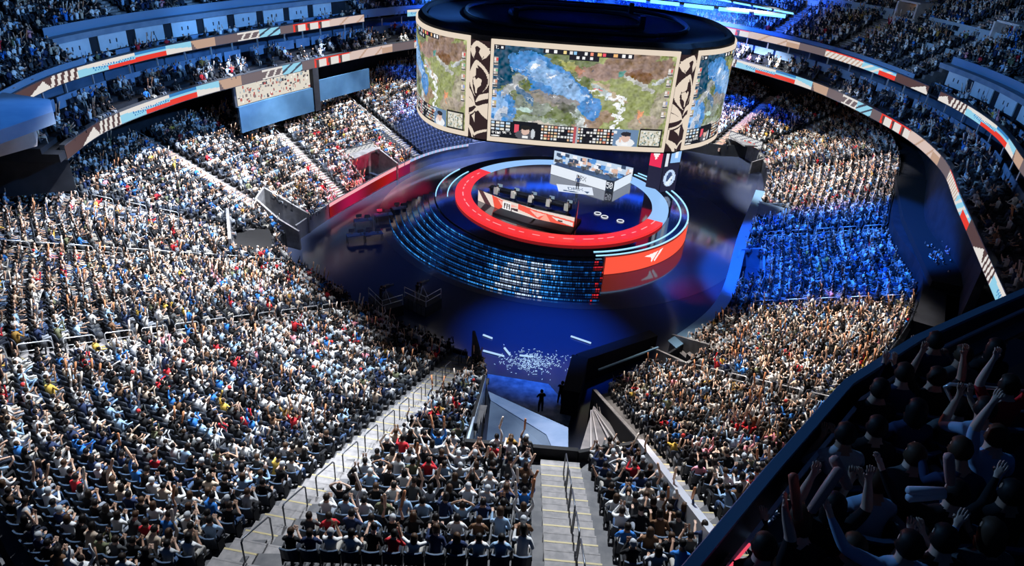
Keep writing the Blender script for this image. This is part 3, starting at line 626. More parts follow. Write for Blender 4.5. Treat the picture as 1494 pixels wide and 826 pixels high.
# ---------------------------------------------------------------- scoreboard hung over the stage
def game_img(W=400, H=214):
    im = np.zeros((H, W, 3)); q = np.random.default_rng(5)
    Y, X = np.mgrid[0:H, 0:W]; u = X / W; v = Y / H
    def blur(a, k):
        for _ in range(3):
            c = np.cumsum(np.pad(a, ((k + 1, k), (0, 0)), mode='edge'), 0); a = (c[2 * k + 1:] - c[:-2 * k - 1]) / (2 * k + 1)
            c = np.cumsum(np.pad(a, ((0, 0), (k + 1, k)), mode='edge'), 1); a = (c[:, 2 * k + 1:] - c[:, :-2 * k - 1]) / (2 * k + 1)
        return a
    n1 = blur(q.random((H, W)), 5); n1 = (n1 - n1.min()) / (n1.max() - n1.min()); n2 = blur(q.random((H, W)), 2); n2 = (n2 - n2.min()) / (n2.max() - n2.min())
    im[:] = (.20, .24, .12); im[u > .55] = (.36, .40, .18)
    def E(cx, cy, rx, ry, c, al=1, ang=0): ellip(im, cx * W, cy * H, rx * W, ry * W, c, al, ang)
    fillpoly(im, [(0, 0), (.3 * W, 0), (.1 * W, .4 * H), (0, .5 * H)], (.03, .09, .16))
    E(.78, .12, .20, .07, (.32, .22, .17)); E(.62, .2, .14, .045, (.40, .28, .24)); E(.66, .42, .10, .03, (.55, .45, .32), 1, .5)
    E(.86, .72, .10, .04, (.45, .36, .30), .8); E(.57, .75, .12, .05, (.38, .26, .20), .9, -.5); E(.93, .55, .06, .10, (.50, .42, .38), .6)
    # river
    for cx, cy, rx, ry, a in ((.25, .22, .14, .08, .5), (.36, .36, .16, .09, .5), (.47, .46, .14, .07, .8), (.56, .58, .08, .06, 1.0), (.08, .66, .09, .10, 1.0)): E(cx, cy, rx, ry, (.10, .30, .68), 1, a)
    for cx, cy, rx, ry, a in ((.26, .22, .09, .05, .5), (.38, .34, .12, .05, .6), (.47, .43, .08, .035, .9), (.07, .63, .05, .06, 1)): E(cx, cy, rx, ry, (.33, .55, .88), .8, a)
    # rocks and walls
    for cx, cy, rx, ry, a, c in ((.13, .42, .09, .03, -.8, (.42, .44, .46)), (.20, .45, .07, .02, .6, (.62, .62, .62)), (.25, .60, .10, .05, .3, (.30, .34, .30)), (.36, .52, .14, .04, .2, (.34, .30, .26)),
        (.50, .72, .12, .03, .95, (.38, .44, .40)), (.54, .80, .07, .02, 1.0, (.66, .70, .70)), (.62, .42, .08, .016, .6, (.50, .58, .58)), (.30, .82, .16, .05, .1, (.36, .42, .34)), (.30, .84, .09, .03, .1, (.62, .56, .50)),
        (.42, .60, .06, .02, .5, (.14, .15, .12)), (.22, .50, .06, .025, .8, (.10, .20, .36)), (.80, .22, .07, .045, 0, (.24, .13, .08)), (.80, .32, .09, .018, .4, (.62, .62, .60)), (.91, .24, .05, .014, -.6, (.60, .64, .68)), (.70, .20, .02, .03, 0, (.10, .34, .30)),
        (.42, .16, .05, .02, .3, (.50, .50, .20)), (.48, .19, .03, .02, 0, (.52, .25, .18)), (.20, .64, .03, .02, 0, (.55, .75, .70)), (.05, .75, .08, .03, -.6, (.65, .70, .80)), (.12, .78, .05, .02, .8, (.16, .28, .45))): E(cx, cy, rx, ry, c, .9, a)
    im *= (.72 + .5 * n1 * n1 + .35 * (n2 - .5))[:, :, None]
    for k in range(130):   # broken highlights on rock and water
        x, y = q.random() * .62, .2 + q.random() * .65; c = (.75, .80, .86) if q.random() < .5 else (.06, .10, .16)
        E(x, y, .004 + .012 * q.random(), .003, c, .6, q.random() * 3)
    for k in range(26): x = .70 + .02 * math.sin(k * 1.7) + .012 * q.random(); E(x, .42 + k * .021, .012, .010, (.90, .93, .98), .85)
    for k in range(12): E(.81 + .02 * q.random(), .60 + .12 * q.random(), .007, .006, (.85, .35, .18), .9)
    E(.66, .45, .02, .018, (.75, .85, 1), .8); E(.57, .42, .03, .006, (1, 1, 1), .9); E(.60, .40, .02, .004, (.9, .1, .1), .9); E(.22, .17, .012, .012, (.95, .97, 1), .9); E(.34, .28, .02, .006, (1, 1, 1), .8)
    # break every edge up with layered noise so that the terrain reads as painted rock, grass and water
    def nz(k, s_): a = blur(np.random.default_rng(s_).random((H, W)), k); return (a - a.mean()) / a.std()
    for k, amp, sd in ((9, 3.6, 1), (3, 2.0, 2), (1, .8, 3)):
        yy = np.clip(Y + nz(k, sd) * amp, 0, H - 1).astype(int); xx = np.clip(X + nz(k, sd + 10) * amp * 1.3, 0, W - 1).astype(int); im = im[yy, xx].copy()
    sh_ = nz(4, 31) - np.roll(np.roll(nz(4, 31), 3, 0), 3, 1)
    im = im * (1 + .16 * sh_ + .10 * nz(1, 33))[:, :, None] + .02 * nz(2, 35)[:, :, None] * np.array((1, .9, 1.2))
    im = np.clip(im * 1.12, 0, 1)
    # top bar
    def B(x0, y0, x1, y1, c): im[int(y0 * H):int(y1 * H), int(x0 * W):int(x1 * W)] = c
    B(.29, 0, .75, .055, (.02, .02, .03)); B(.42, .05, .58, .10, (.02, .02, .03)); B(0, 0, .08, .05, (.02, .02, .03))
    text(im, 'T1', int(.012 * W), 2, 1, (1, 1, 1)); B(.05, .015, .07, .04, (.9, .9, .9))
    for x, c in ((.30, (1, 1, 1)), (.34, (1, 1, 1)), (.39, (.9, .7, .3)), (.42, (.8, .8, .8)), (.44, (.3, .6, .9)), (.50, (.9, .9, .9)), (.53, (.9, .3, .2)), (.57, (.9, .6, .2)), (.595, (.9, .1, .15)), (.65, (.9, .5, .2)), (.69, (1, 1, 1)), (.72, (1, 1, 1))):
        B(x, .012, x + .018, .045, c)
    for x in (.46, .49, .53): B(x, .06, x + .015, .085, (.9, .9, .9))
    for side in (.003, .955):
        for k in range(5):
            y = .13 + k * .115
            B(side, y, side + .035, y + .085, (.5, .42, .38)); B(side, y + .01, side + .016, y + .04, (.85, .8, .75)); B(side + .018, y + .01, side + .034, y + .04, [(.8, .1, .1), (.2, .5, .3), (.7, .3, .2), (.3, .4, .7), (.6, .5, .2)][k]); B(side, y + .06, side + .035, y + .075, (.1, .1, .1)); B(side, y + .05, side + .02, y + .06, (.9, .9, .9))
    # lower band
    B(0, .815, .83, 1, (.012, .014, .02))
    for k in range(4):
        for j in range(3): B(.005 + k * .035, .825 + j * .034, .03 + k * .035, .848 + j * .034, [(.5, .7, .9), (.85, .8, .7), (.7, .75, .8)][(k + j) % 3])
    text(im, 'prime', 3, int(.93 * H), 1, (1, 1, 1)); text(im, 'gaming', 36, int(.925 * H), 1, (1, 1, 1)); E(.04, .985, .035, .004, (1, 1, 1))
    B(.15, .80, .29, 1, (.012, .014, .02)); B(.16, .84, .19, .93, (.8, .1, .15)); E(.225, .95, .055, .03, (.10, .10, .12)); E(.225, .90, .024, .026, (.72, .50, .42)); E(.225, .865, .028, .014, (.02, .02, .02)); B(.21, .96, .24, .99, (.9, .9, .9)); E(.268, .93, .01, .03, (.6, .65, .7))
    for r in range(5):
        y = .825 + r * .034
        for x in np.arange(.31, .69, .018):
            c = [(.85, .85, .85), (.8, .5, .3), (.75, .3, .2), (.5, .6, .7), (.85, .75, .5), (.9, .9, .9)][int(q.random() * 6)]
            if .40 < x < .45 or .54 < x < .60: c = (.8, .8, .8) if q.random() < .5 else (.02, .02, .03)
            B(x, y, x + .012, y + .022, c)
    B(.485, .81, .50, 1, (.5, .1, .12)); B(.50, .81, .51, 1, (.4, .45, .5))
    B(.70, .81, .83, 1, (.16, .26, .42)); B(.70, .83, .715, .86, (.8, .85, .9)); E(.765, .96, .05, .03, (.85, .87, .90)); E(.765, .90, .022, .028, (.74, .52, .44)); E(.765, .86, .028, .014, (.03, .03, .04)); B(.75, .965, .78, .995, (.95, .95, .95)); B(.73, .90, .74, .96, (.85, .6, .5))
    B(.835, .79, .985, 1, (.02, .02, .02)); B(.845, .81, .975, .985, (.70, .68, .60))
    for k in range(60): B(*(lambda x, y: (x, y, x + .010, y + .018))(.848 + .118 * q.random(), .815 + .15 * q.random()), [(.30, .30, .22), (.90, .88, .80), (.2, .3, .3), (.5, .45, .3)][k % 4])
    return np.clip(im, 0, 1)
GI = game_img()
HP = [(-5.0, 61.6), (-7.9, 63.3), (-10.1, 66.8), (-11.2, 72), (-10.6, 78), (-6.5, 83), (0, 85), (9, 85), (15.5, 83), (19.2, 78.5), (20.0, 72), (19.2, 67.2), (17.2, 63.9), (14.7, 61.9), (12.95, 60.95), (4.8, 60.45), (-3.15, 60.85)]
hpv = [Vector((*p, 0)) for p in HP]; NH = len(hpv)
hf = [catmull(hpv, t, True) for t in np.linspace(0, NH, 1701)[:-1]]
HC = Vector((4.6, 73, 0))
board = empty('scoreboard', (4.6, 73, 12)); tag(board, 'huge oval scoreboard of curved game screens hanging above the stage', 'scoreboard')
def hpos(t, z, o=0):
    p = hf[int(round(t * 100)) % 1700]; n = (p - HC).normalized(); return (p.x + n.x * o - 4.6, p.y + n.y * o - 73, z - 12)
def hullpath(o=0): return [(p.x - 4.6, p.y - 73, (p - HC).normalized().x, (p - HC).normalized().y) for p in hf[::10]]
MB().band(hullpath(), [(-.9, -.25), (-.12, -.12), (-.12, 9.15), (-.5, 9.5), (-.9, 9.5)][::-1], closed=True).build('hull', DARK, board)
mb = MB(); hp = [(p.x - 4.6, p.y - 73) for p in hf[::10]]
sh = [( (x) * .93, (y) * .93) for x, y in hp]
mb.prism(sh, 8.9, 9.2); mb.build('top_deck', noisy('deck_top', (.010, .020, .045), (.016, .03, .06), .4), board)
mb = MB(); mb.prism([(x * .95, y * .95) for x, y in hp], -.2, 0); mb.build('underside', BLACK, board)
for rr_ in (.45, .75): MB().band([(x * rr_, y * rr_, 0, 0) for x, y in hp], [(0, 0)]).v if False else None
for rr_ in (.42, .70): MB().tube([(x * rr_, y * rr_, 9.45) for x, y in hp] + [(hp[0][0] * rr_, hp[0][1] * rr_, 9.45)], .22, 6).build('truss_ring', DSTEEL, board)
CREAM = mat('cream_led_border', (0, 0, 0), .6, emit=(.80, .68, .55), es=1.0)
TWIN = 1.0
def screen(t0, t1, u0, u1, nm, z0=12.05, z1=20.95):
    bw = .42
    def pos_(u, v, o): return hpos(t0 + (t1 - t0) * u, z1 + (z0 - z1) * v, o)
    ds = abs(t1 - t0)
    du = bw / sum((hf[int((min(t0, t1) + ds * (i + 1) / 50) * 100) % 1700] - hf[int((min(t0, t1) + ds * i / 50) * 100) % 1700]).length for i in range(50)); dv = bw / (z1 - z0)
    H, W = GI.shape[:2]; sub = GI[:, int(u0 * W):int(u1 * W)]
    led_grid(nm, sub, lambda u, v: pos_(du + u * (1 - 2 * du), dv + v * (1 - 2 * dv), .06), LED, board)
    mb = MB()
    for (ua, ub, va, vb, n) in ((0, 1, 0, dv, 30), (0, 1, 1 - dv, 1, 30), (0, du, dv, 1 - dv, 1), (1 - du, 1, dv, 1 - dv, 1)):
        for i in range(n):
            a, b = ua + (ub - ua) * i / n, ua + (ub - ua) * (i + 1) / n
            P8 = [pos_(x, y, o) for o in (.09, -.06) for x, y in ((a, va), (b, va), (b, vb), (a, vb))]
            mb.add(P8, [(3, 2, 1, 0), (0, 1, 5, 4), (2, 3, 7, 6), (1, 2, 6, 5), (3, 0, 4, 7)])
    mb.build('screen_frame', CREAM, board)
screen(16.0, 14.0, 0, 1, 'front_screen')
screen(3.6, .02, .05, 1, 'west_screen'); screen(12.98, 9.4, 0, .9, 'east_screen')
screen(6.9, 4.0, 0, 1, 'rear_screen'); screen(9.1, 7.1, 0, 1, 'rear_screen')
def orn_img():
    W, H = 48, 250; im = np.zeros((H, W, 3)) + (.035, .02, .022); c = (.80, .68, .56); D = (.035, .02, .022)
    def E(cx, cy, rx, ry, cc): ellip(im, cx * W, cy * W, rx * W, ry * W, cc)
    def Q(pts, cc): fillpoly(im, [(x * W, y * W) for x, y in pts], cc)
    E(.5, .55, .5, .52, c); E(.5, .72, .36, .42, D); Q([(0, .6), (.18, 1.1), (.3, .7), (.7, .7), (.82, 1.1), (1, .6), (1, 1.3), (0, 1.3)], D); Q([(.0, .35), (.2, .9), (.35, .6), (.2, .25)], c); Q([(1, .35), (.8, .9), (.65, .6), (.8, .25)], c)
    E(.5, 1.95, .52, .95, c); E(.56, 2.05, .42, .80, D); E(.38, 1.95, .36, .8, c); E(.55, 2.15, .40, .75, D)
    Q([(.15, 1.62), (.45, 1.25), (.45, 1.8), (.2, 1.95)], c); Q([(.18, 1.98), (.35, 1.9), (.5, 2.02), (.68, 1.9), (.82, 1.98), (.78, 2.3), (.62, 2.48), (.60, 2.72), (.46, 2.72), (.40, 2.45), (.24, 2.3)], c)
    Q([(0, 2.55), (.5, 3.35), (.45, 3.45), (0, 3.0)], c); Q([(1, 2.65), (.75, 2.8), (.5, 3.2), (.62, 3.2), (1, 2.95)], c)
    Q([(0, 3.3), (1, 3.45), (1, 3.75), (0, 3.1)], c); Q([(0, 3.9), (1, 3.2), (1, 3.45), (.1, 4.05)], c); Q([(0, 3.05), (.4, 3.4), (0, 3.6)], c); Q([(1, 3.3), (.6, 3.45), (1, 4.1)], c)
    Q([(.5, 3.68), (.98, 4.05), (.98, 4.6), (.5, 4.95), (.05, 4.55), (.05, 3.98)], D); Q([(.16, 4.02), (.48, 3.78), (.48, 4.35)], c)
    Q([(0, 3.95), (.05, 3.95), (.05, 4.6), (0, 4.6)], c); Q([(0, 4.5), (.5, 4.92), (1, 4.62), (1, 4.75), (.5, 5.1), (.5, 5.8), (0, 4.7)], c); Q([(.3, 5.0), (.5, 5.1), (.42, 5.5)], D)
    return im
OI = orn_img()[:, :]
for t0, t1 in ((17.0, 16.02), (13.98, 13.0)):
    led_grid('ornament_panel', OI, lambda u, v, a=t0, b=t1: hpos(a + (b - a) * u, 20.7 - 8.6 * v, .0), LED, board)
# cables down from the roof are out of sight above the frame; the hangers on the deck are kept
for x, y in ((-6, -4), (6, -4), (-6, 5), (6, 5)): MB().box((x, y, 9.9), (.5, .5, 1.2)).build('hoist', DSTEEL, board)
# two hanging light bars behind the scoreboard
LBAR = mat('light_bar_tube', (0, 0, 0), .5, emit=(.12, .45, 1.0), es=3.2)
for nm, y0, pts, seg in (('near', 0, (at(852, -9, 22), at(1150, 24, 22)), (0, .37, .58, .79, .93)), ('far', 0, (at(990, -12, 22.4), at(1160, 20, 22.4)), (.0, .3, .52, .75, 1.0))):
    a, b = pts; t = empty('light_bar', (a + b) / 2); d = b - a
    tag(t, f"long bright blue bar of stage lights behind the scoreboard, the {'lower thicker' if nm == 'near' else 'upper thinner'} one", 'light bar', 'light bars behind the scoreboard')
    MB().tube([a - t.location + Vector((0, .1, .12)), b - t.location + Vector((0, .1, .12))], .16, 8).build('truss_tube', DSTEEL, t)
    for i in range(6):
        f0, f1 = i / 6 + .012, (i + 1) / 6 - .012
        MB().tube([a + d * f0 - t.location, a + d * f1 - t.location], .20 if nm == 'near' else .11, 8).build('lamp', LBAR, t)

# ---------------------------------------------------------------- stage
SCX, SCY = 4.9, 72.6; ZT = 2.1
GLOSS = mat('stage_gloss_black', (.20, .21, .25), .07, .85, spec=.8)
stage = empty('stage', (SCX, SCY, 0)); tag(stage, 'round glossy black stage with a glowing red and pale blue ring', 'stage')
def circ(r, n=96, a0=0, a1=2 * PI): return [(r * math.cos(a0 + (a1 - a0) * i / n), r * math.sin(a0 + (a1 - a0) * i / n)) for i in range(n + (0 if a1 - a0 > 6.28 else 1))]
MB().prism(circ(14.2), 0, ZT - .02).build('platform', GLOSS, stage)
MB().prism(circ(10.2), ZT - .05, ZT + .28).build('inner_floor', GLOSS, stage)
def arc_path(r, a0, a1, n=60): return [(r * math.cos(a0 + (a1 - a0) * i / n), r * math.sin(a0 + (a1 - a0) * i / n), math.cos(a0 + (a1 - a0) * i / n), math.sin(a0 + (a1 - a0) * i / n)) for i in range(n + 1)]
A_S1, A_S2 = math.atan2(79.7 - SCY, -5.2 - SCX), math.atan2(67.0 - SCY, 15.6 - SCX)
REDL = mat('red_led', (0, 0, 0), .3, emit=(.95, .035, .04), es=1.0); BLUL = mat('pale_blue_led', (0, 0, 0), .3, emit=(.30, .55, .95), es=1.0); WHL = mat('white_led', (0, 0, 0), .3, emit=(.85, .88, .95), es=1.0); PKL = mat('pink_led_dash', (0, 0, 0), .3, emit=(1, .40, .42), es=1.0)
ra0, ra1 = A_S1, A_S2 + 2 * PI
prof = [(0, ZT), (0, ZT + .30), (-1.75, ZT + .30), (-1.75, ZT)]
MB().band(arc_path(12.0, ra0, ra1), prof).build('red_ring', REDL, stage)
MB().band(arc_path(12.0, A_S2, A_S1), prof).build('pale_blue_ring', BLUL, stage)
q = random.Random(4)
mb = MB(); a = ra0 + .1
while a < ra1 - .1:
    L = q.choice([.05, .07, .1]); mb.band(arc_path(11.2, a, a + L, 4), [(0, ZT + .3), (0, ZT + .31), (-.12, ZT + .31), (-.12, ZT + .3)]); a += L + q.choice([.04, .08])
mb.build('ring_dashes', PKL, stage)
CYL = mat('blue_white_edge_led', (0, 0, 0), .3, emit=(.35, .70, 1.0), es=1.3)
for r in (13.45, 14.25):
    MB().band(arc_path(r, R(-78), R(45)), [(0, ZT - .02), (0, ZT + .06), (-.14, ZT + .06), (-.14, ZT - .02)]).build('edge_light', CYL, stage)
for a0, a1 in ((150, 188),):
    for r in (12.9, 14.2): MB().band(arc_path(r, R(a0), R(a1)), [(0, ZT - .02), (0, ZT + .05), (-.10, ZT + .05), (-.10, ZT - .02)]).build('edge_light', CYL, stage)
# curved led wall on the front of the stage
def wall_img():
    W, H = 240, 40; im = np.zeros((H, W, 3)) + (1.0, .10, .055); k = int(W * .72); im[:, k:] = (.015, .02, .04)
    cx = int(W * .29); S = 1.0
    fillpoly(im, [(cx - 15, 12), (cx + 9, 8), (cx - 1, 31), (cx - 3, 18)], (1, .93, .9)); fillpoly(im, [(cx + 12, 7), (cx + 18, 6), (cx + 5, 31), (cx + 3, 27)], (1, .93, .9))
    text(im, 'DRX', k + 2, 6, 3, (.85, .92, 1)); im[2:38, k + 58:k + 62] = (.6, .8, 1)
    im[:1] *= .2; im[-1:] *= .2
    return im
wa0, wa1 = R(-74), R(5)
led_grid('front_led_wall', wall_img(), lambda u, v: (14.32 * math.cos(wa0 + (wa1 - wa0) * u), 14.32 * math.sin(wa0 + (wa1 - wa0) * u), ZT - .12 + (.02 - ZT + .12) * v), LED, stage)
# stepped apron with rows of blue light
NSTEP = 8; st0, st1 = R(-178), R(-76)
for i in range(NSTEP):
    r1 = 14.3 + (i + 1) * .62; z = ZT - .16 - i * .235
    ap = empty('stage_step', (SCX, SCY, 0)); ap.parent = None
    MB().band(arc_path(r1, st0 + i * .01, st1 - i * .012), [(0, max(0, z - .24)), (0, z), (-.60, z), (-.60, max(0, z - .24))]).build('tread', GLOSS, ap)
    tag(ap, f"curved black stage step with dotted blue light line, {ordinal(i + 1)} step down from the stage", 'step', 'curved light steps in front of the stage')
    q = random.Random(i * 10); NW = 420; row = np.zeros((3, NW, 3)); j = 0
    while j < NW:
        L = q.choice([1, 1, 2, 2, 3, 5]); f = j / NW
        hot = math.exp(-((f - .74) / .12) ** 2) * (1 if i > 0 else .3) + .45 * math.exp(-((f - .30) / .2) ** 2)
        lv = hot * (.5 + .9 * q.random()) + .25 * q.random()
        c = np.array((.003, .02, .09)) if lv < .22 else np.array((.01, .10, .36)) if lv < .5 else np.array((.05, .36, 1.0)) if lv < .85 else np.array((.75, .95, 1.3))
        if f < .10 and i < 3: c = c * (.0 if i == 0 else 1)
        if f > .965 and q.random() < .5: c = np.array((.8, .03, .05))
        row[:, j:j + L] = c; j += L + 1
    r_l = r1 + .03; b0, b1 = st0 + i * .01, st1 - i * .012
    led_grid('light_line', row, lambda u, v: (r_l * math.cos(b0 + (b1 - b0) * u), r_l * math.sin(b0 + (b1 - b0) * u), z - .03 - .15 * v), LED, ap)
ZS = ZT + .28
def local(o, p): return Vector(p) - Vector(o.location)
# player desks
def art_img(kind, W=200, H=30):
    im = np.zeros((H, W, 3)); 
    if kind == 'red':
        im[:] = (.85, .70, .62)
        fillpoly(im, [(0, 0), (14, 0), (38, 30), (20, 30)], (.10, .04, .05)); fillpoly(im, [(38, 0), (75, 4), (62, 30), (46, 30)], (.9, .10, .06)); fillpoly(im, [(55, 5), (98, 8), (70, 22)], (1, .45, .38)); fillpoly(im, [(60, 30), (72, 18), (98, 14), (98, 30)], (.06, .03, .04))
        im[4:26, 67:84] = (.95, .93, .93); text(im, 'T1', 70, 8, 1, (.05, .02, .02)); im[8:22, 70:72] = (.05, .03, .03); im[8:22, 75:77] = (.05, .03, .03); im[8:22, 80:82] = (.05, .03, .03)
        fillpoly(im, [(98, 0), (200, 10), (200, 30), (150, 28), (120, 18), (98, 14)], (.95, .12, .08)); fillpoly(im, [(120, 6), (150, 8), (136, 20)], (1, .55, .48)); fillpoly(im, [(140, 24), (150, 6), (160, 26)], (1, .4, .3)); fillpoly(im, [(160, 10), (198, 14), (198, 24), (170, 18)], (.85, .75, .7)); fillpoly(im, [(86, 20), (140, 26), (120, 30), (86, 30)], (.85, .8, .78)); im[15:19, 172:180] = (.1, .05, .05)
    else:
        im[:] = (.80, .86, .95); text(im, 'DRX', 96, 8, 2, (.05, .07, .12), 2)
    return im
def panel(t, nm, a, b, z0, z1, img, thick=.12):
    a, b = local(t, (*a, 0)), local(t, (*b, 0)); d = (b - a).normalized(); n = Vector((d.y, -d.x, 0))
    led_grid(nm, img, lambda u, v: (a.x + (b.x - a.x) * u + n.x * .07, a.y + (b.y - a.y) * u + n.y * .07, z1 + (z0 - z1) * v - t.location.z), LED, t)
    c = (a + b) / 2; MB().box((c.x, c.y, (z0 + z1) / 2 - t.location.z), ((b - a).length, thick, z1 - z0), 0, math.atan2(d.y, d.x)).build('panel_back', DSTEEL, t)
    return a, b, d, n
desk1 = empty('player_desk', (.9, 67.5, ZS)); tag(desk1, 'long player desk with red and white artwork screen along its curved back', 'desk', 'player desks on the stage')
PA = [(-4.3, 69.6), (-1.6, 67.4), (2.0, 65.3), (5.9, 63.9)]
im = art_img('red'); W_ = im.shape[1]
for i in range(3): panel(desk1, 'art_screen', PA[i], PA[i + 1], ZS + .02, ZS + 1.3, im[:, int(W_ * i / 3):int(W_ * (i + 1) / 3)])
mb = MB()
for i in range(3):
    a, b = local(desk1, (*PA[i], ZS)), local(desk1, (*PA[i + 1], ZS)); d = (b - a).normalized(); n = Vector((-d.y, d.x, 0)); c = (a + b) / 2 + n * .3
    mb.box((c.x, c.y, .12), ((b - a).length + .3, 3.8, .24), 0, math.atan2(d.y, d.x)) if i else None
mb.build('riser', GREYW if False else DARK, desk1)
a, b = local(desk1, (-3.2, 71.6, 0)), local(desk1, (5.6, 67.8, 0)); c = (a + b) / 2; rzD = math.atan2(b.y - a.y, b.x - a.x)
MB().box((c.x, c.y, .95), ((b - a).length, .8, .06), 0, rzD).build('desktop', DARK, desk1)
for f in (.02, .5, .98): p = a + (b - a) * f; MB().box((p.x, p.y, .5), (.08, .7, .9), 0, rzD).build('leg', DSTEEL, desk1)
MB().box((c.x + .25, c.y + .45, .62), ((b - a).length, .06, .7), 0, rzD).build('modesty_panel', DSTEEL, desk1)
panel(desk1, 'end_screen', (6.0, 63.9), (6.35, 67.3), ZS, ZS + 1.9, np.zeros((6, 12, 3)) + (.95, .10, .08))
desk2 = empty('player_desk', (8, 77.5, ZS)); tag(desk2, 'long white screen-fronted player desk with dark team letters, rear of the stage', 'desk', 'player desks on the stage')
panel(desk2, 'front_screen', (3.8, 79.5), (10.1, 75.2), ZS + .02, ZS + 1.25, art_img('w'))
im = np.zeros((12, 12, 3)) + (.02, .03, .05); text(im, '50', 0, 2, 1, (.9, .93, 1)); panel(desk2, 'score_screen', (10.15, 75.2), (10.9, 75.0), ZS + .02, ZS + 1.3, im)
panel(desk2, 'side_screen', (10.95, 75.0), (13.3, 78.3), ZS + .02, ZS + 1.25, np.zeros((12, 24, 3)) + (.75, .85, .97))
a, b = local(desk2, (4.3, 80.4, 0)), local(desk2, (11.3, 76.2, 0)); c = (a + b) / 2; rz2 = math.atan2(b.y - a.y, b.x - a.x)
MB().box((c.x, c.y, 1.0), ((b - a).length, 1.3, .06), 0, rz2).build('desktop', BLUEW, desk2)
for f in (.03, .97): p = a + (b - a) * f; MB().box((p.x, p.y, .5), (.08, 1.0, 1.0), 0, rz2).build('leg', DSTEEL, desk2)
back = empty('led_backdrop', (8.5, 82, ZS)); tag(back, 'low angled led screen of white and pale blue art behind the rear desk', 'led screen')
q_ = np.random.default_rng(2); im = np.zeros((16, 90, 3)) + (.55, .68, .85)
for _ in range(70): x, y = q_.integers(0, 88), q_.integers(0, 15); im[y:y + 4, x:x + 5] = [(.9, .9, .95), (.1, .3, .7), (.75, .5, .4), (.05, .08, .15)][_ % 4]
panel(back, 'led_screen', (4.2, 83.4), (13.6, 78.9), ZS, ZS + 1.7, im)
# floor graphic in front of the rear desk and small floor lights
lg = empty('floor_graphic', (6.5, 74.7, ZS + .012)); tag(lg, 'white glowing team emblem on the stage floor in front of the white desk', 'floor graphic')
im = np.zeros((20, 40, 3)) + (.75, .82, .95); text(im, 'DRX', 12, 5, 1, (.05, .1, .2)); fillpoly(im, [(30, 12), (36, 12), (33, 18)], (.05, .1, .2)); fillpoly(im, [(6, 14), (24, 16), (20, 18), (6, 17)], (.05, .1, .2))
g0, g1_, g2_, g3 = [Vector(p) for p in ((4.4, 76.2, 0), (8.6, 77.0 - 1.2, 0), (4.6, 73.9, 0), (8.6, 73.4, 0))]
def gp(u, v): p = (g0 * (1 - u) + g1_ * u) * (1 - v) + (g2_ * (1 - u) + g3 * u) * v; return (p.x - 6.5, p.y - 74.7, 0.0)
led_grid('emblem', im, gp, LED, lg); MB().box((0, 0, -.006), (3.5, 1.8, .008)).build('tile', GLOSS, lg)
# tall led pillar at the back of the stage
pil = empty('led_pillar', (17.0, 78.2, ZT)); tag(pil, 'tall dark led pillar with red team emblem and pale blue strip at the stage edge', 'led pillar')
im = np.zeros((90, 30, 3)) + (.02, .02, .05)
im[8:58, 0:12] = (.85, .03, .10); fillpoly(im, [(2, 40), (10, 37), (6, 50)], (1, .9, .9)); im[4:56, 15:18] = (.75, .8, .9); im[4:52, 20:30] = (.30, .55, .95); im[8:46, 24:27] = (.8, .9, 1)
ellip(im, 22, 72, 6, 11, (.55, .7, .95)); ellip(im, 22, 72, 3, 8, (.05, .08, .2)); fillpoly(im, [(18, 80), (26, 66), (23, 82)], (.8, .9, 1))
pc = [(15.1, 77.4), (16.6, 76.6), (18.6, 77.6)]
W_ = 30
panel(pil, 'led_screen', pc[0], pc[1], ZT, ZT + 8.4, im[:, :14]); panel(pil, 'led_screen', pc[1], pc[2], ZT, ZT + 8.4, im[:, 14:])
fl = [(872, 312), (882, 317), (905, 323)]
for i, (x, y) in enumerate(fl):
    p = at(x, y, ZS); c_ = MB(); c_.tube([Vector((.35 * math.cos(a), .35 * math.sin(a), .06)) for a in np.linspace(0, 2 * PI, 17)], .05, 5)
    o = c_.build('floor_light', WHL, loc=p); tag(o, f"small glowing white ring light lying on the stage, {['closest to', 'second from', 'farthest from'][i]} the red desk", 'floor light', 'ring lights on the stage')
    o2 = MB().box((0, 0, .02), (.5, .5, .04)).build('base', DSTEEL, o)
# glowing bars and painted glints on the floor between tunnel and stage
q = random.Random(9); FGLOW = mat('floor_glow', (0, 0, 0), .5, emit=(.45, .68, 1.0), es=1.0)
for i, (x0, y0, x1, y1) in enumerate(((833, 491, 862, 501), (705, 489, 718, 494), (758, 519, 778, 521), (880, 507, 896, 517), (736, 508, 744, 518), (705, 512, 735, 520))):
    a, b = at(x0, y0, .06), at(x1, y1, .06); t = MB().tube([a - a, b - a], .10, 6).build('floor_bright_bar', FGLOW, loc=a)
    MB().box(((b - a).x / 2, (b - a).y / 2, -.03), ((b - a).length, .2, .05), 0, math.atan2((b - a).y, (b - a).x)).build('housing', DSTEEL, t)
    tag(t, f"bright blue-white bar lying on the dark floor, {ordinal(i + 1)} by distance from the red wall" if False else ['longest bright bar on the dark floor below the blue steps', 'short bright bar beside the end of the diagonal stairs', 'bright bar just behind the cluster of glints', 'bright bar near the black masking wall', 'small tilted bright bar between stairs and glints', 'bluish bar at the corner of the stair masking'][i], 'strip light', 'bright bars on the floor')
mb = MB()  # glowing flecks stand in for glints reflected by the floor
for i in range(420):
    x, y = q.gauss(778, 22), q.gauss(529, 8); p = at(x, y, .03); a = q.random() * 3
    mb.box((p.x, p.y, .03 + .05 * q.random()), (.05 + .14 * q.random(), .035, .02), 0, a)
tag(mb.build('floor_glints', FGLOW), 'cluster of glowing flecks standing in for blue floor glints at the tunnel mouth', 'floor glints', kind='stuff')

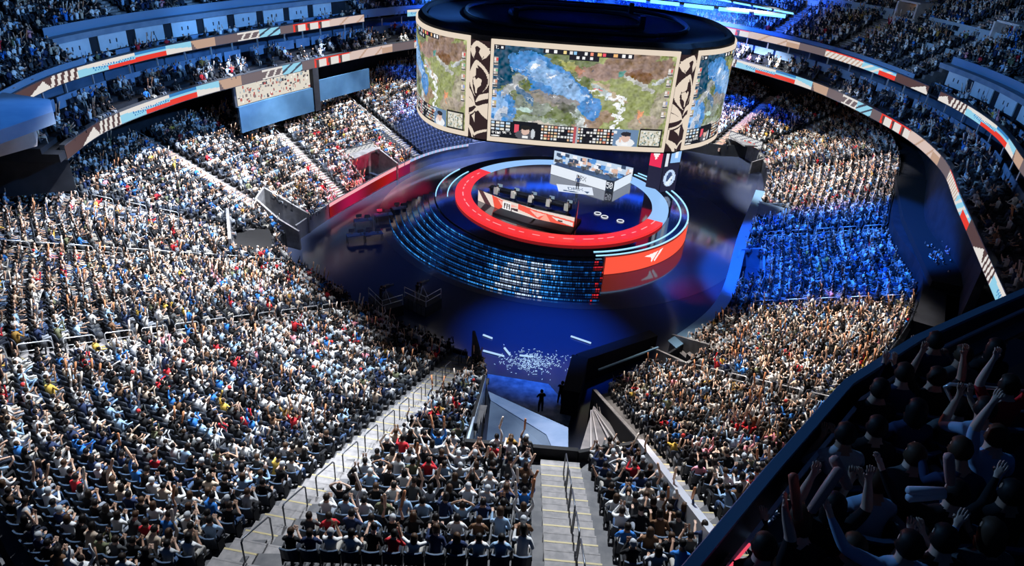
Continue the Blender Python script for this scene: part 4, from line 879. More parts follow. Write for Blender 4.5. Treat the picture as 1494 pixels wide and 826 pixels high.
# ---------------------------------------------------------------- people: continuous skinned bodies
def seg_d(p, a, b):
    ab = b - a; t = max(0, min(1, (p - a).dot(ab) / max(1e-9, ab.dot(ab)))); return (p - (a + ab * t)).length
def body_mesh(name, arms, legs='sit', lean=0.0, sleeve='short', sub=1, head=(0, 0), fingers=True):
    """arms: ((elbow, wrist, hand_dir) left, right) in body space, +Y forward"""
    V, E_, Rr, seg = [], [], [], []
    def nd(p, r):
        r = r if isinstance(r, tuple) else (r, r); g = 1.22 if max(r) > .03 else 1.05
        V.append(Vector(p)); Rr.append((r[0] * g, r[1] * g)); return len(V) - 1
    def ed(a, b, reg): E_.append((a, b)); seg.append((a, b, reg))
    hz = .56 if legs == 'sit' else .95
    def L(z): return lean * (z - hz)
    pel = nd((0, 0, hz), (.16, .125)); wa = nd((0, L(hz + .18), hz + .18), (.145, .11)); ch = nd((0, .02 + L(hz + .38), hz + .38), (.17, .12)); uc = nd((0, .02 + L(hz + .48), hz + .48), (.11, .085))
    nk = nd((0, .03 + L(hz + .57), hz + .55), .060); hx, hy = head
    h1 = nd((hx * .4, .045 + L(hz + .64) + hy * .4, hz + .61), (.068, .072)); h2 = nd((hx, .055 + L(hz + .73) + hy, hz + .69), (.080, .094)); h3 = nd((hx, .045 + L(hz + .8) + hy, hz + .76), (.062, .072))
    ns = nd((hx * 1.2, .165 + L(hz + .68) + hy, hz + .68), .014)
    for a, b, g in ((pel, wa, 1), (wa, ch, 1), (ch, uc, 1), (uc, nk, 0), (nk, h1, 0), (h1, h2, 0), (h2, h3, 0), (h2, ns, 0)): ed(a, b, g)
    for sx, (el, wr, hd) in zip((-1, 1), arms):
        sh = nd((sx * .175, .02 + L(hz + .47), hz + .465), (.058, .06)); ed(uc, sh, 1)
        eL = nd(Vector(el), (.043, .043)); ed(sh, eL, 1); md = (Vector(el) + Vector(wr)) / 2; mm = nd(md, .036); w_ = nd(Vector(wr), (.026, .03)); g = 0 if sleeve == 'short' else 1
        ed(eL, mm, g); ed(mm, w_, g); hd = Vector(hd).normalized(); lat = hd.cross(Vector((0, 0, 1)))
        if lat.length < .2: lat = Vector((1, 0, 0))
        lat.normalize(); pn = lat.cross(hd)
        pa = nd(Vector(wr) + hd * .06, (.036, .018)); ed(w_, pa, 0)
        if fingers:
            for i, ln in enumerate((.030, .037, .034, .026)):
                bpt = Vector(wr) + hd * .10 + lat * (i - 1.5) * .021; f0 = nd(bpt, .0095); f1 = nd(bpt + hd * ln + pn * .006, .009); f2 = nd(bpt + hd * ln * 1.7 - pn * .016, .0075); ed(pa, f0, 0); ed(f0, f1, 0); ed(f1, f2, 0)
            tb = Vector(wr) + hd * .045 - lat * sx * .035; t0 = nd(tb, .012); t1 = nd(tb + hd * .035 - lat * sx * .018, .009); ed(pa, t0, 0); ed(t0, t1, 0)
        else:
            t1 = nd(Vector(wr) + hd * .13, (.025, .012)); ed(pa, t1, 0)
    for sx in (-1, 1):
        hp_ = nd((sx * .09, .03, hz - .04), .088)
        if legs == 'sit': kn, an, to = (sx * .13, .46, .50), (sx * .13, .49, .11), (sx * .14, .64, .05)
        elif legs == 'stand': kn, an, to = (sx * .11, .03, .50), (sx * .12, 0, .09), (sx * .13, .15, .04)
        else: kn, an, to = (sx * .13, .18, .52), (sx * .12, -.03, .10), (sx * .13, .12, .04)
        ed(pel, hp_, 2); k_ = nd(kn, .06); ed(hp_, k_, 2); c_ = nd((Vector(kn) + Vector(an)) / 2 + Vector((0, -.01, .04)), .052); a_ = nd(an, .04); t_ = nd(to, (.042, .028)); ed(k_, c_, 2); ed(c_, a_, 2); ed(a_, t_, 3)
    me = bpy.data.meshes.new('sk'); me.from_pydata([tuple(v) for v in V], E_, []); ob = bpy.data.objects.new('sk', me); col.objects.link(ob)
    md = ob.modifiers.new('s', 'SKIN'); md.use_smooth_shade = True; md.branch_smoothing = .6
    sv = me.skin_vertices[0].data
    for i, r in enumerate(Rr): sv[i].radius = r
    sv[0].use_root = True
    if sub: sm = ob.modifiers.new('u', 'SUBSURF'); sm.levels = sm.render_levels = sub
    dg = bpy.context.evaluated_depsgraph_get(); out = bpy.data.meshes.new_from_object(ob.evaluated_get(dg)); out.name = name
    bpy.data.objects.remove(ob); out.materials.clear()
    for m_ in (SKIN, TOP, PANTS, SHOE): out.materials.append(m_)
    for p in out.polygons:
        c = p.center; best = min(seg, key=lambda s_: seg_d(c, V[s_[0]], V[s_[1]])); p.material_index = best[2]; p.use_smooth = True
    return out
def hair_mesh(name, long=False, mt=None):
    bm = bmesh.new(); bmesh.ops.create_icosphere(bm, subdivisions=3, radius=1)
    dl = [f for f in bm.faces if (f.calc_center_median().y > .28 and f.calc_center_median().z < .42) or f.calc_center_median().z < (-.72 if not long else -1)]
    if long: dl = [f for f in bm.faces if f.calc_center_median().y > .28 and f.calc_center_median().z < .42]
    bmesh.ops.delete(bm, geom=dl, context='FACES')
    for v in bm.verts:
        n = .05 * math.sin(9 * v.co.x + 4 * v.co.z) * math.cos(7 * v.co.y)
        v.co = Vector((v.co.x * .101 * (1 + n), v.co.y * .116 * (1 + n) - .008, v.co.z * .118 * (1 + n)))
        if long and v.co.z < -.02: v.co.z = v.co.z * 2.6; v.co.y -= .02; v.co.x *= 1.1
    g = bmesh.ops.extrude_face_region(bm, geom=bm.faces[:])
    for v in [e for e in g['geom'] if isinstance(e, bmesh.types.BMVert)]: v.co *= .9
    me = bpy.data.meshes.new(name); bm.to_mesh(me); bm.free(); me.materials.append(mt or HAIR); me.polygons.foreach_set('use_smooth', [True] * len(me.polygons)); return me
def mirror(a): return [tuple((-p[0], p[1], p[2])) for p in a]
AL = {'lap': [(-.27, .10, .82), (-.14, .34, .66), (.5, .8, .1)], 'clap': [(-.28, .18, .82), (-.06, .40, .98), (.25, .7, .8)], 'up': [(-.30, .10, 1.22), (-.24, .14, 1.50), (.1, .1, 1)],
      'high': [(-.22, .14, 1.30), (-.12, .20, 1.56), (.2, .1, 1)], 'out': [(-.38, .16, 1.02), (-.50, .30, 1.22), (-.4, .4, .8)], 'phone': [(-.24, .24, .90), (-.06, .42, 1.14), (.1, .3, 1)], 'fwd': [(-.24, .28, .92), (-.20, .52, 1.02), (.1, 1, .2)], 'head': [(-.34, .05, 1.18), (-.12, .02, 1.36), (.9, .1, .3)]}
POSE = {'hands in lap': ('lap', 'lap', .05), 'clapping': ('clap', 'clap', .15), 'both arms raised': ('up', 'up', .05), 'one arm raised': ('lap', 'high', .05), 'holding up a phone': ('phone', 'phone', .1), 'arms stretched out': ('out', 'out', .0),
        'leaning forward': ('fwd', 'lap', .45), 'one hand up high': ('high', 'lap', .1), 'hands behind the head': ('head', 'head', -.1)}
BM_ = {}
def get_body(pose, sleeve, legs='sit', sub=1, fingers=True):
    k = (pose, sleeve, legs, sub)
    if k not in BM_:
        l, r, ln = POSE[pose]; dz = 0 if legs == 'sit' else .39
        sh = lambda a: [(a[0][0], a[0][1], a[0][2] + dz), (a[1][0], a[1][1], a[1][2] + dz), a[2]]
        BM_[k] = body_mesh('person_body', (sh(AL[l]), sh(mirror(AL[r]))), legs, ln, sleeve, sub, fingers=fingers)
    return BM_[k]
HM = [hair_mesh('hair_short'), hair_mesh('hair_long', True), hair_mesh('cap', False, CAPM)]
HZ = {'sit': 1.262, 'stand': 1.652}
COLS = [('white', (.78, .78, .78), 19), ('light grey', (.50, .51, .53), 9), ('black', (.014, .014, .016), 31), ('navy', (.025, .04, .10), 8), ('pale blue', (.32, .48, .68), 7), ('dark grey', (.08, .085, .09), 9),
        ('beige', (.55, .44, .34), 4), ('red', (.55, .03, .04), 1.8), ('bright blue', (.04, .20, .60), 3), ('brown', (.17, .09, .05), 2), ('yellow', (.65, .42, .08), .6), ('pink', (.75, .30, .36), 1), ('olive', (.16, .17, .10), 2), ('mustard', (.35, .20, .05), 1)]
CW = np.array([c[2] for c in COLS], float); CW /= CW.sum()
def person(loc, rz, pose, cname, c, label, group, hair=0, sleeve='short', legs='sit', sub=1, sc_=1.0):
    o = bpy.data.objects.new('person', get_body(pose, sleeve, legs, sub)); col.objects.link(o)
    o.location = loc; o.rotation_euler = (0, 0, rz); o.color = (*c, 1); o.scale = (sc_,) * 3
    tag(o, label, 'person', group)
    h = bpy.data.objects.new('hair' if hair < 2 else 'cap', HM[hair]); col.objects.link(h); h.parent = o
    ln = POSE[pose][2]; zz = HZ[legs]; h.location = (0, .05 + ln * .73, zz)
    return o
STK = MB().tube([(0, 0, 0), (0, 0, .03), (0, 0, .30), (0, 0, .57), (0, 0, .60)], [.018, .042, .046, .044, .02], 8).mesh('clapper', STICK, True)
STC = [('tan', (.72, .46, .32)), ('pale', (.80, .68, .58)), ('orange', (.60, .25, .12))]
def clapper(p, d, cname, c, label, group):
    o = bpy.data.objects.new('inflatable_clapper', STK); col.objects.link(o); o.location = p; o.rotation_mode = 'QUATERNION'
    o.rotation_quaternion = Vector(d).to_track_quat('Z', 'Y'); o.color = (*c, 1); tag(o, label, 'clapper stick', group); return o

# the seat: standards and arm rests, cushion and curved back
mb = MB(); mb.box((-.25, .05, .36), (.03, .30, .5)); mb.box((.25, .05, .36), (.03, .30, .5)); mb.box((-.25, .08, .63), (.05, .34, .04)); mb.box((.25, .08, .63), (.05, .34, .04)); mb.box((0, 0, .20), (.5, .05, .05)); mb.box((0, 0, .09), (.06, .12, .18))
SM1 = mb.mesh('seat_frame', SEATA)
mb = MB(); mb.box((0, .10, .42), (.46, .42, .07)); mb.box((0, .10, .38), (.42, .38, .03), 1); SM2 = mb.mesh('cushion', [SEATF, SEATP])
mb = MB()
for i in range(4):
    x0, x1 = -.24 + i * .12, -.24 + (i + 1) * .12; y0, y1 = -.20 + .06 * (x0 / .24) ** 2, -.20 + .06 * (x1 / .24) ** 2
    mb.add([(x0, y0 + .10, .42), (x1, y1 + .10, .42), (x1, y1, .92), (x0, y0, .92), (x0, y0 + .04, .40), (x1, y1 + .04, .40), (x1, y1 - .06, .92), (x0, y0 - .06, .92)], [(0, 1, 2, 3), (5, 4, 7, 6), (3, 2, 6, 7), (1, 0, 4, 5), (0, 3, 7, 4), (2, 1, 5, 6)], 0)
    mb.add([(x0, y0 - .065, .90), (x1, y1 - .065, .90), (x1, y1 - .02, .935), (x0, y0 - .02, .935), (x0, y0 - .065, .935), (x1, y1 - .065, .935)], [(0, 1, 5, 4), (4, 5, 2, 3)], 1)  # paler top rim paints in the light catching the back's edge
SM3 = mb.mesh('back', [SEATF, SEATP])
def seat_thing(loc, rz, label, group):
    o = bpy.data.objects.new('stadium_seat', SM1); col.objects.link(o); o.location = loc; o.rotation_euler = (0, 0, rz); tag(o, label, 'seat', group)
    for n_, me in (('seat_cushion', SM2), ('backrest', SM3)):
        c = bpy.data.objects.new(n_, me); col.objects.link(c); c.parent = o
    return o

# ---------------------------------------------------------------- where everybody sits
SEC = {}   # block -> wording of its reference stairs and rows
for k, n_ in enumerate(SN): SEC[k] = n_
spots = []   # (x, y, z, rz, block, row, seat, kind)
for k in range(len(ST) - 1):
    N = NR[SN[k]]
    for r in range(N):
        u = (r + .35) / N
        P_ = [bowl(k + i / 24, u) for i in range(25)]; al = [0]
        for a, b in zip(P_, P_[1:]): al.append(al[-1] + Vector((b.x - a.x, b.y - a.y)).length)
        pitch = .58; s0 = 0 if SN[k] == 'AB' else (1.15 if SN[k] in ('B1', 'B2') else .95); s1 = al[-1] - (0 if SN[k] == 'A1' else (1.15 if SN[k] in ('AB', 'B1') else .95)); n = int((s1 - s0) / pitch)
        for q in range(n):
            sp = s0 + (q + .5) * (s1 - s0) / n; i = min(23, int(np.searchsorted(al, sp, 'right')) - 1); f = (sp - al[i]) / (al[i + 1] - al[i]); p = P_[i] * (1 - f) + P_[i + 1] * f
            if blocked(p.x, p.y): continue
            if SN[k] == 'B1' and p.y < 24.2 and False: continue
            t = k + (i + f) / 24; d = bowl(t, 0) - bowl(t, 1); d.z = 0
            if SN[k] in ('B1', 'B2') and u > .55: d = Vector((0, 1, 0))
            z = bowl(k + round((i + f) / 24 * NT) / NT, r / N).z if False else p.z - (bowl(t, u).z - bowl(t, r / N).z)
            rz = math.atan2(d.y, d.x) - PI / 2
            px = proj((p.x, p.y, z + 1))
            if not (-25 < px[0] < 1520 and -30 < px[1] < 865): continue
            seatn = q + 1 if SN[k] not in ('A1', 'AB') else n - q
            spots.append((p.x, p.y, z, rz, k, r, seatn, inpoly(p.x, p.y, EMPTY)))
ABN = {}
kA1, kAB = SN.index('A1'), SN.index('AB')
for s_ in spots:
    if s_[4] == kAB: ABN[s_[5]] = max(ABN.get(s_[5], 0), s_[6])
spots = [s_ if s_[4] != kA1 else s_[:6] + (s_[6] + ABN.get(s_[5], 0),) + s_[7:] for s_ in spots]
ups = []
for bi, (s0, s1, o0, z0, n) in enumerate(UB):
    for r in range(n):
        o = o0 + (r + .35) * UR; sc_f = 1
        sq = s0 + .4
        while sq < s1 - .4:
            p, nn, d = ring(sq); fac = 1 + o / 40
            if not any(abs(sq - a) < .95 for a in UA):
                q = Vector((p.x + nn.x * o, p.y + nn.y * o, z0 + r * UP_)); px = proj(q + Vector((0, 0, 1)))
                if -10 < px[0] < 1504 and -12 < px[1] < 836 and (bi != 3 or r != 9): ups.append((q.x, q.y, q.z, math.atan2(-nn.y, -nn.x) - PI / 2, 90 + bi, r, 0, False))
            sq += .60 / fac
for o, z in ((.55, 13.2), (1.55, 13.6), (2.45, 14.0), (3.6, 16.25)):
    sq = 1.0
    while sq < RL - .5:
        p, nn, d = ring(sq); q = Vector((p.x + nn.x * o, p.y + nn.y * o, z)); px = proj(q)
        if rng.random() < .5 and -10 < px[0] < 1504 and -12 < px[1] < 836: ups.append((q.x, q.y, q.z, math.atan2(-nn.y, -nn.x) - PI / 2, 80, 0, 0, False))
        sq += .66
# club deck and other small groups
for i in range(26):
    ups.append((34.5 + rng.random() * 3.2, 48.5 + rng.random() * 6, 6.5, 1.6, 70, 0, 0, False))
allspots = spots + ups
print('SPOTS', len(spots), len(ups))
camp = Vector((0, 0, CH))
order = sorted([s_ for s_ in spots if -5 < proj((s_[0], s_[1], s_[2] + .9))[0] < 1494 and -5 < proj((s_[0], s_[1], s_[2] + .9))[1] < 832], key=lambda s_: (Vector(s_[:3]) - camp).length)
# hidden behind the balcony rail and its deck: skip
RAILPX = [(1005, 840), (1070, 757), (1130, 685), (1190, 617), (1240, 562), (1340, 497), (1430, 455), (1500, 425), (1500, 900), (1005, 900)]
vis = [s_ for s_ in order if not inpoly(*proj((s_[0], s_[1], s_[2] + 1.1)), RAILPX)]
NEAR = vis[:274]
nearset = set((round(s_[0], 3), round(s_[1], 3)) for s_ in NEAR)
def where(k, r, n_):
    sec = SN[k]; N = NR[sec]
    if sec in ('A1', 'AB'): return f"{ordinal(n_)} seat before diagonal stairs", f"{ordinal(r + 1)} row up", 'seats on the wide block beside the diagonal stairs'
    if sec == 'B1': return f"{ordinal(n_)} seat past diagonal stairs", f"{ordinal(r + 1)} row up", 'seats between the diagonal and centre stairs'
    if sec == 'B2': return f"{ordinal(n_)} seat past centre stairs", f"{ordinal(r + 1)} row up", 'seats between the centre stairs and the grey wall'
    if sec == 'B3': return f"{ordinal(n_)} seat past walled stairs", f"{ordinal(r + 1)} row up", 'seats between the walled stairs and the balcony'
    return f"{ordinal(n_)} seat past outer stairs", f"{ordinal(r + 1)} row up", 'seats beside the balcony'
PN = list(POSE); PWT = np.array([30, 22, 6, 6, 10, 4, 16, 3, 2], float); PWT /= PWT.sum()
kst = 0
for (x, y, z, rz, k, r, n_, e) in NEAR:
    a, b, grp = where(k, r, n_)
    seat_thing((x, y, z), rz, f"dark folding seat, {a}, {b}", grp)
    if rng.random() < .05: continue
    cn, c, _ = COLS[rng.choice(len(COLS), p=CW)]; pose = PN[rng.choice(len(PN), p=PWT)]; sl = 'short' if rng.random() < .55 else 'long'
    o = person((x, y, z), rz + rng.normal(0, .12), pose, cn, c, f"spectator in {cn}, {pose}, {a}, {b}", 'spectators on ' + grp[9:] if False else 'spectators in the ' + grp, hair=int(rng.choice(3, p=[.62, .27, .11])), sleeve=sl, sc_=float(rng.uniform(.97, 1.06)))
    if pose in ('both arms raised', 'one arm raised', 'one hand up high') and kst < 110:
        hs = ([-1] if pose != 'one arm raised' else []) + ([1] if pose != 'one hand up high' else [])
        for h in hs:
            hl = Vector((h * .23, .16, 1.53)) if pose == 'both arms raised' else Vector((h * .11, .22, 1.60))
            M = Matrix.Rotation(o.rotation_euler[2], 3, 'Z'); pp = Vector(o.location) + M @ hl; dd = M @ Vector((h * .15 + rng.normal(0, .2), .1 + rng.normal(0, .2), 1)); dd.normalize()
            sn, scol = STC[rng.choice(3)]
            clapper(pp - dd * .05, dd, sn, scol, f"{sn} inflatable clapper in {'west' if h < 0 else 'east'} hand, {a}, {b}", 'clapper sticks held up by spectators'); kst += 1

# ---------------------------------------------------------------- the rest of the audience and seats as stuff
def tpl_join(parts):
    V = np.concatenate([p[0] for p in parts]); C = np.concatenate([np.repeat(p[2][None], len(p[0]), 0) for p in parts]); F = []; o = 0
    for p in parts: F += [tuple(o + i for i in f) for f in p[1]]; o += len(p[0])
    return V, F, C
def as_part(mb, cidx): return (np.array(mb.v), mb.f, np.array([cidx], float))
def crowd_tpl(lod, arm, legs=True, stick=False):
    P_ = []; n = 6 if lod == 0 else 4
    t = MB().tube([(0, 0, .46), (0, .0, .70), (0, .03, .98), (0, .04, 1.10)], [.16, .15, .18, .07], n); P_.append(as_part(t, 1))
    P_.append(as_part(MB().sphere((0, .07, 1.25), (.085, .095, .11), 7 if lod == 0 else 5, 5 if lod == 0 else 4), 0))
    P_.append(as_part(MB().sphere((0, .035, 1.285), (.095, .095, .10), 7 if lod == 0 else 5, 5 if lod == 0 else 4), 3))
    for sx in (-1, 1):
        if legs: P_.append(as_part(MB().tube([(sx * .09, .02, .50), (sx * .12, .45, .50), (sx * .12, .46, .08)], [.085, .07, .045], 4 if lod else 5), 2))
        a = AL[arm if (sx < 0 or arm in ('lap', 'clap', 'up', 'phone', 'out')) else 'lap']; el, wr = a[0], a[1]
        el = (el[0] * -sx, el[1], el[2]); wr = (wr[0] * -sx, wr[1], wr[2]); el = (abs(el[0]) * sx, el[1], el[2]); wr = (abs(wr[0]) * sx, wr[1], wr[2])
        P_.append(as_part(MB().tube([(sx * .17, .03, 1.02), el], [.06, .048], 4), 1)); P_.append(as_part(MB().tube([el, wr, tuple(Vector(wr) + Vector(a[2]).normalized() * .14)], [.043, .033, .03], 4), 4))
        if stick and sx > -2: w_ = Vector(wr); P_.append(as_part(MB().tube([w_, w_ + Vector((sx * .08, .15, .58))], [.045, .045], 4), 5))
    return tpl_join(P_)
TP0 = [crowd_tpl(0, a) for a in ('lap', 'clap', 'up', 'phone', 'fwd', 'high', 'out')] + [crowd_tpl(0, 'up', stick=True)]
TP1 = [crowd_tpl(1, a) for a in ('lap', 'clap', 'up', 'phone', 'fwd', 'high', 'out')] + [crowd_tpl(1, 'up', stick=True)]
TW = np.array([26, 24, 12, 10, 10, 6, 5, 7], float); TW /= TW.sum()
def bake(name, items, label, cat, mt):
    nv = sum(len(t[0]) for t, *_ in items); co = np.empty((nv, 3), np.float32); cc = np.ones((nv, 4), np.float32); li = []; ls = []; off = 0; lo = 0; cache = {}
    for t, x, y, z, rz, s_, pal in items:
        V, F, C = t; key = id(t)
        if key not in cache: cache[key] = (np.concatenate([np.array(f) for f in F]), np.array([len(f) for f in F]))
        fl, fn = cache[key]; c, s = math.cos(rz), math.sin(rz)
        co[off:off + len(V), 0] = x + (V[:, 0] * c - V[:, 1] * s) * s_; co[off:off + len(V), 1] = y + (V[:, 0] * s + V[:, 1] * c) * s_; co[off:off + len(V), 2] = z + V[:, 2] * s_
        cc[off:off + len(V), :3] = pal[C[:, 0].astype(int)] if C.ndim == 2 else pal[C.astype(int)]
        li.append(fl + off); ls.append(fn); off += len(V)
    li = np.concatenate(li).astype(np.int32); ls = np.concatenate(ls); st = np.concatenate([[0], np.cumsum(ls)[:-1]]).astype(np.int32)
    me = bpy.data.meshes.new(name); me.vertices.add(nv); me.vertices.foreach_set('co', co.ravel()); me.loops.add(len(li)); me.loops.foreach_set('vertex_index', li)
    me.polygons.add(len(st)); me.polygons.foreach_set('loop_start', st); me.update(calc_edges=True)
    a = me.attributes.new('paint', 'FLOAT_COLOR', 'POINT'); a.data.foreach_set('color', cc.ravel()); me.materials.append(mt)
    o = bpy.data.objects.new(name, me); col.objects.link(o); tag(o, label, cat, kind='stuff'); print(name, nv, len(st)); return o
SK = np.array([(.62, .40, .30), (.50, .31, .22), (.70, .47, .36), (.38, .22, .15)]); PT = np.array([(.02, .025, .04), (.05, .09, .18), (.20, .22, .26), (.012, .012, .015), (.35, .33, .30)])
HR = np.array([(.010, .008, .008), (.02, .013, .01), (.05, .03, .018), (.35, .35, .36), (.6, .05, .05)])
def palette(rg):
    c = np.array(COLS[rg.choice(len(COLS), p=CW)][1]); sk = SK[rg.integers(4)]
    sl = c if rg.random() < .45 else sk
    return np.array([sk, c, PT[rg.integers(5)], HR[rg.choice(5, p=[.48, .3, .15, .06, .01])], sl, np.array(STC[rg.integers(3)][1])])
items = []; sitems = []
sp = []
mbs = MB(); mbs.box((0, .08, .42), (.46, .40, .08)); b_ = MB(); b_.add([(-.24, -.10, .42), (.24, -.10, .42), (.24, -.20, .92), (-.24, -.20, .92), (-.24, -.16, .40), (.24, -.16, .40), (.24, -.26, .92), (-.24, -.26, .92)], [(0, 1, 2, 3), (5, 4, 7, 6), (3, 2, 6, 7), (0, 3, 7, 4), (2, 1, 5, 6)])
b2 = MB(); b2.box((-.27, .05, .42), (.04, .28, .42)); b2.box((.27, .05, .42), (.04, .28, .42))
ST_TPL = tpl_join([as_part(mbs, 0), as_part(b_, 0), as_part(b2, 1)]); SPAL = np.array([(.022, .028, .042), (.05, .055, .065)]); SPALB = np.array([(.05, .10, .22), (.05, .055, .065)])
for s_ in allspots:
    x, y, z, rz, k, r, n_, e = s_
    if k < 70 and (round(x, 3), round(y, 3)) in nearset: continue
    d = (Vector((x, y, z)) - camp).length
    if k != 70: sitems.append((ST_TPL, x, y, z, rz, 1.0, SPAL if k < 70 else SPAL))
    if e or rng.random() < (.05 if k < 70 else .16): continue
    tp = (TP0 if d < 50 else TP1)[rng.choice(8, p=TW)]
    items.append((tp, x + rng.normal(0, .03), y + rng.normal(0, .03), z + (0 if rng.random() < .97 else .35), rz + rng.normal(0, .2), rng.uniform(.96, 1.08), palette(rng)))
bake('crowd', items, 'thousands of seated spectators filling every block of the bowl behind the nearest rows', 'crowd', PAINT)
bake('seat_rows', sitems, 'dark folding stadium seats in curved rows around the whole bowl', 'seats', attr_mat('seat_paint', 0, .5, .3))

# ---------------------------------------------------------------- players, presenter and crew
q = random.Random(12)
def small_person(p, rz, cname, c, label, group, pose='leaning forward', legs='sit', hair=0, sleeve='long', sc_=1.0):
    return person(p, rz, pose, cname, c, label, group, hair, sleeve, legs, 1, sc_)
OFFICE = None
def office_chair(loc, rz, label, group):
    global OFFICE
    if OFFICE is None:
        o = MB().tube([(0, 0, .06), (0, 0, .42)], .03, 6).build('gaming_chair', DSTEEL)
        m1 = MB()
        for k in range(5): a = k * 2 * PI / 5; m1.tube([(0, 0, .07), (.3 * math.cos(a), .3 * math.sin(a), .04)], .02, 5)
        m1.build('base', DSTEEL, o); MB().box((0, .05, .44), (.5, .5, .09)).build('seat', SEATF, o); m2 = MB().box((0, -.24, .88), (.48, .09, .82), 0, 0, .85); m2.box((0, -.2, 1.2), (.28, .06, .14)); m2.build('backrest', mat('gaming_chair_pad', (.62, .58, .52), .5), o)
        OFFICE = o
    else: o = copy_tree(OFFICE)
    o.location = loc; o.rotation_euler = (0, 0, rz); tag(o, label, 'chair', group); return o
MON = None
def monitor(loc, rz, label, group):
    global MON
    if MON is None:
        o = MB().box((0, 0, .36), (.60, .04, .36)).build('monitor', GREYW); MB().box((0, .03, .36), (.56, .02, .32)).build('display', mat('monitor_display', (0, 0, 0), .4, emit=(.30, .40, .5), es=.8), o)
        m1 = MB().box((0, 0, .09), (.05, .05, .18)); m1.box((0, 0, .01), (.24, .18, .02)); m1.build('stand', DSTEEL, o); MON = o
    else: o = copy_tree(MON)
    o.location = loc; o.rotation_euler = (0, 0, rz); tag(o, label, 'monitor', group); return o
for di, (A_, B_, rz0, zf, who, desk, offs) in enumerate((((-2.4, 70.2), (5.2, 67.0), -.38 + 0, ZS + .24, 'black team jersey', 'red desk', -.1), ((4.9, 81.2), (11.2, 77.4), -.54 + PI, ZS, 'white team jersey', 'white desk', 0))):
    A_, B_ = Vector((*A_, 0)), Vector((*B_, 0))
    for i in range(5):
        p = A_ + (B_ - A_) * (i / 4); f = Matrix.Rotation(rz0, 3, 'Z') @ Vector((0, 1, 0))
        c = (.60, .56, .52) if di == 0 else (.78, .80, .86)
        office_chair((p.x, p.y, zf), rz0, f"cream gaming chair, {ordinal(i + 1)} from the west end of the {desk}", f"gaming chairs at the {desk}")
        small_person((p.x, p.y, zf), rz0, who, c, f"player in {'pale' if di == 0 else 'white'} jersey leaning to a monitor, {ordinal(i + 1)} from west end of {desk}", f"players at the {desk}")
        mp = p + f * .95; monitor((mp.x, mp.y, ZS + (.98 if di == 0 else 1.03)), rz0 + PI, f"monitor with pale back, {ordinal(i + 1)} from the west end of the {desk}", f"monitors on the {desk}")
small_person(tuple(at(842, 277, ZS)), PI * .9, 'dark blue', (.05, .09, .22), 'presenter in dark blue standing on the stage floor in front of the white desk', None, 'hands in lap', 'stand')
small_person(tuple(at(788, 602, .06)), .3, 'black', (.01, .01, .012), 'crew member in black standing at the tunnel mouth with arms forward', None, 'hands in lap', 'stand', sc_=1.12)
small_person(tuple(at(816, 590, .06)), -.4, 'black', (.01, .01, .012), 'crew member in black standing against the masking wall, nearer the stage steps', None, 'clapping', 'stand', sc_=1.12)
# broadcast camera platforms beside the bowl
def cam_platform(p, label, lab_p, rz):
    t = empty('camera_platform', p, rz); tag(t, label, 'camera platform')
    MB().box((0, 0, .5), (2.6, 2.0, 1.0)).build('deck', DARK, t); m1 = MB()
    for z in (1.5, 2.0): m1.tube([(-1.25, -.95, z), (1.25, -.95, z), (1.25, .95, z)], .03, 5)
    for x, y in ((-1.25, -.95), (0, -.95), (1.25, -.95), (1.25, .95)): m1.tube([(x, y, 1), (x, y, 2)], .03, 5)
    m1.build('railing', STEEL, t)
    for k in range(5): MB().box((-1.0 + k * .5, -1.02, .5), (.42, .04, .9)).build('front_panel', GREYW, t)
    c = empty('broadcast_camera', (p[0], p[1], p[2] + 1.0), rz); tag(c, 'broadcast camera on tripod, standing on ' + lab_p, 'camera')
    for k in range(3): a = k * 2.1 + .5; MB().tube([(.0, 0, 1.25), (.5 * math.cos(a), .5 * math.sin(a), 0)], .025, 5).build('tripod_leg', STEEL, c)
    MB().box((0, .1, 1.42), (.22, .6, .3)).build('camera_body', DSTEEL, c); MB().tube([(0, .4, 1.42), (0, .75, 1.42)], [.08, .11], 10).build('lens', DSTEEL, c)
    small_person((p[0] - .5 * math.cos(rz) , p[1] - .5, p[2] + 1.0), rz, 'black', (.02, .02, .025), 'camera operator in black behind the camera on ' + lab_p, None, 'holding up a phone', 'stand')
cam_platform((-10.6, 49.6, 0), 'grey railed camera platform on the dark floor beside the lower crowd', 'the railed platform', -.9)
cam_platform((-7.6, 50.6, 0), 'second camera platform set nearer the stage steps than the railed one' , 'the platform nearer the steps', -.6)
# production tables along the red lit wall
for i, (x, y) in enumerate(((530, 330), (560, 322), (585, 312), (545, 350), (520, 352))):
    p = at(x, y, 0); t = empty('production_table', p, .45); tag(t, f"blue-lit production table on the floor between red wall and camera platforms, {['first', 'second', 'third', 'fourth', 'fifth'][i]} in the cluster", 'table', 'production tables on the dark floor')
    MB().box((0, 0, .75), (1.9, .8, .05)).build('tabletop', BLUEW, t)
    for sx in (-.9, .9):
        for sy in (-.35, .35): MB().box((sx, sy, .37), (.05, .05, .73)).build('leg', DSTEEL, t)
    for k in range(2): monitor((p.x - .45 + .9 * k, p.y + .1, .78), .45 + PI * (k == 0) * 0, f"monitor standing on the {['first', 'second', 'third', 'fourth', 'fifth'][i]} production table, {['outer', 'inner'][k]} one", 'monitors on the production tables')
REDW = mat('red_lit_banner', (.5, .05, .09), .5)

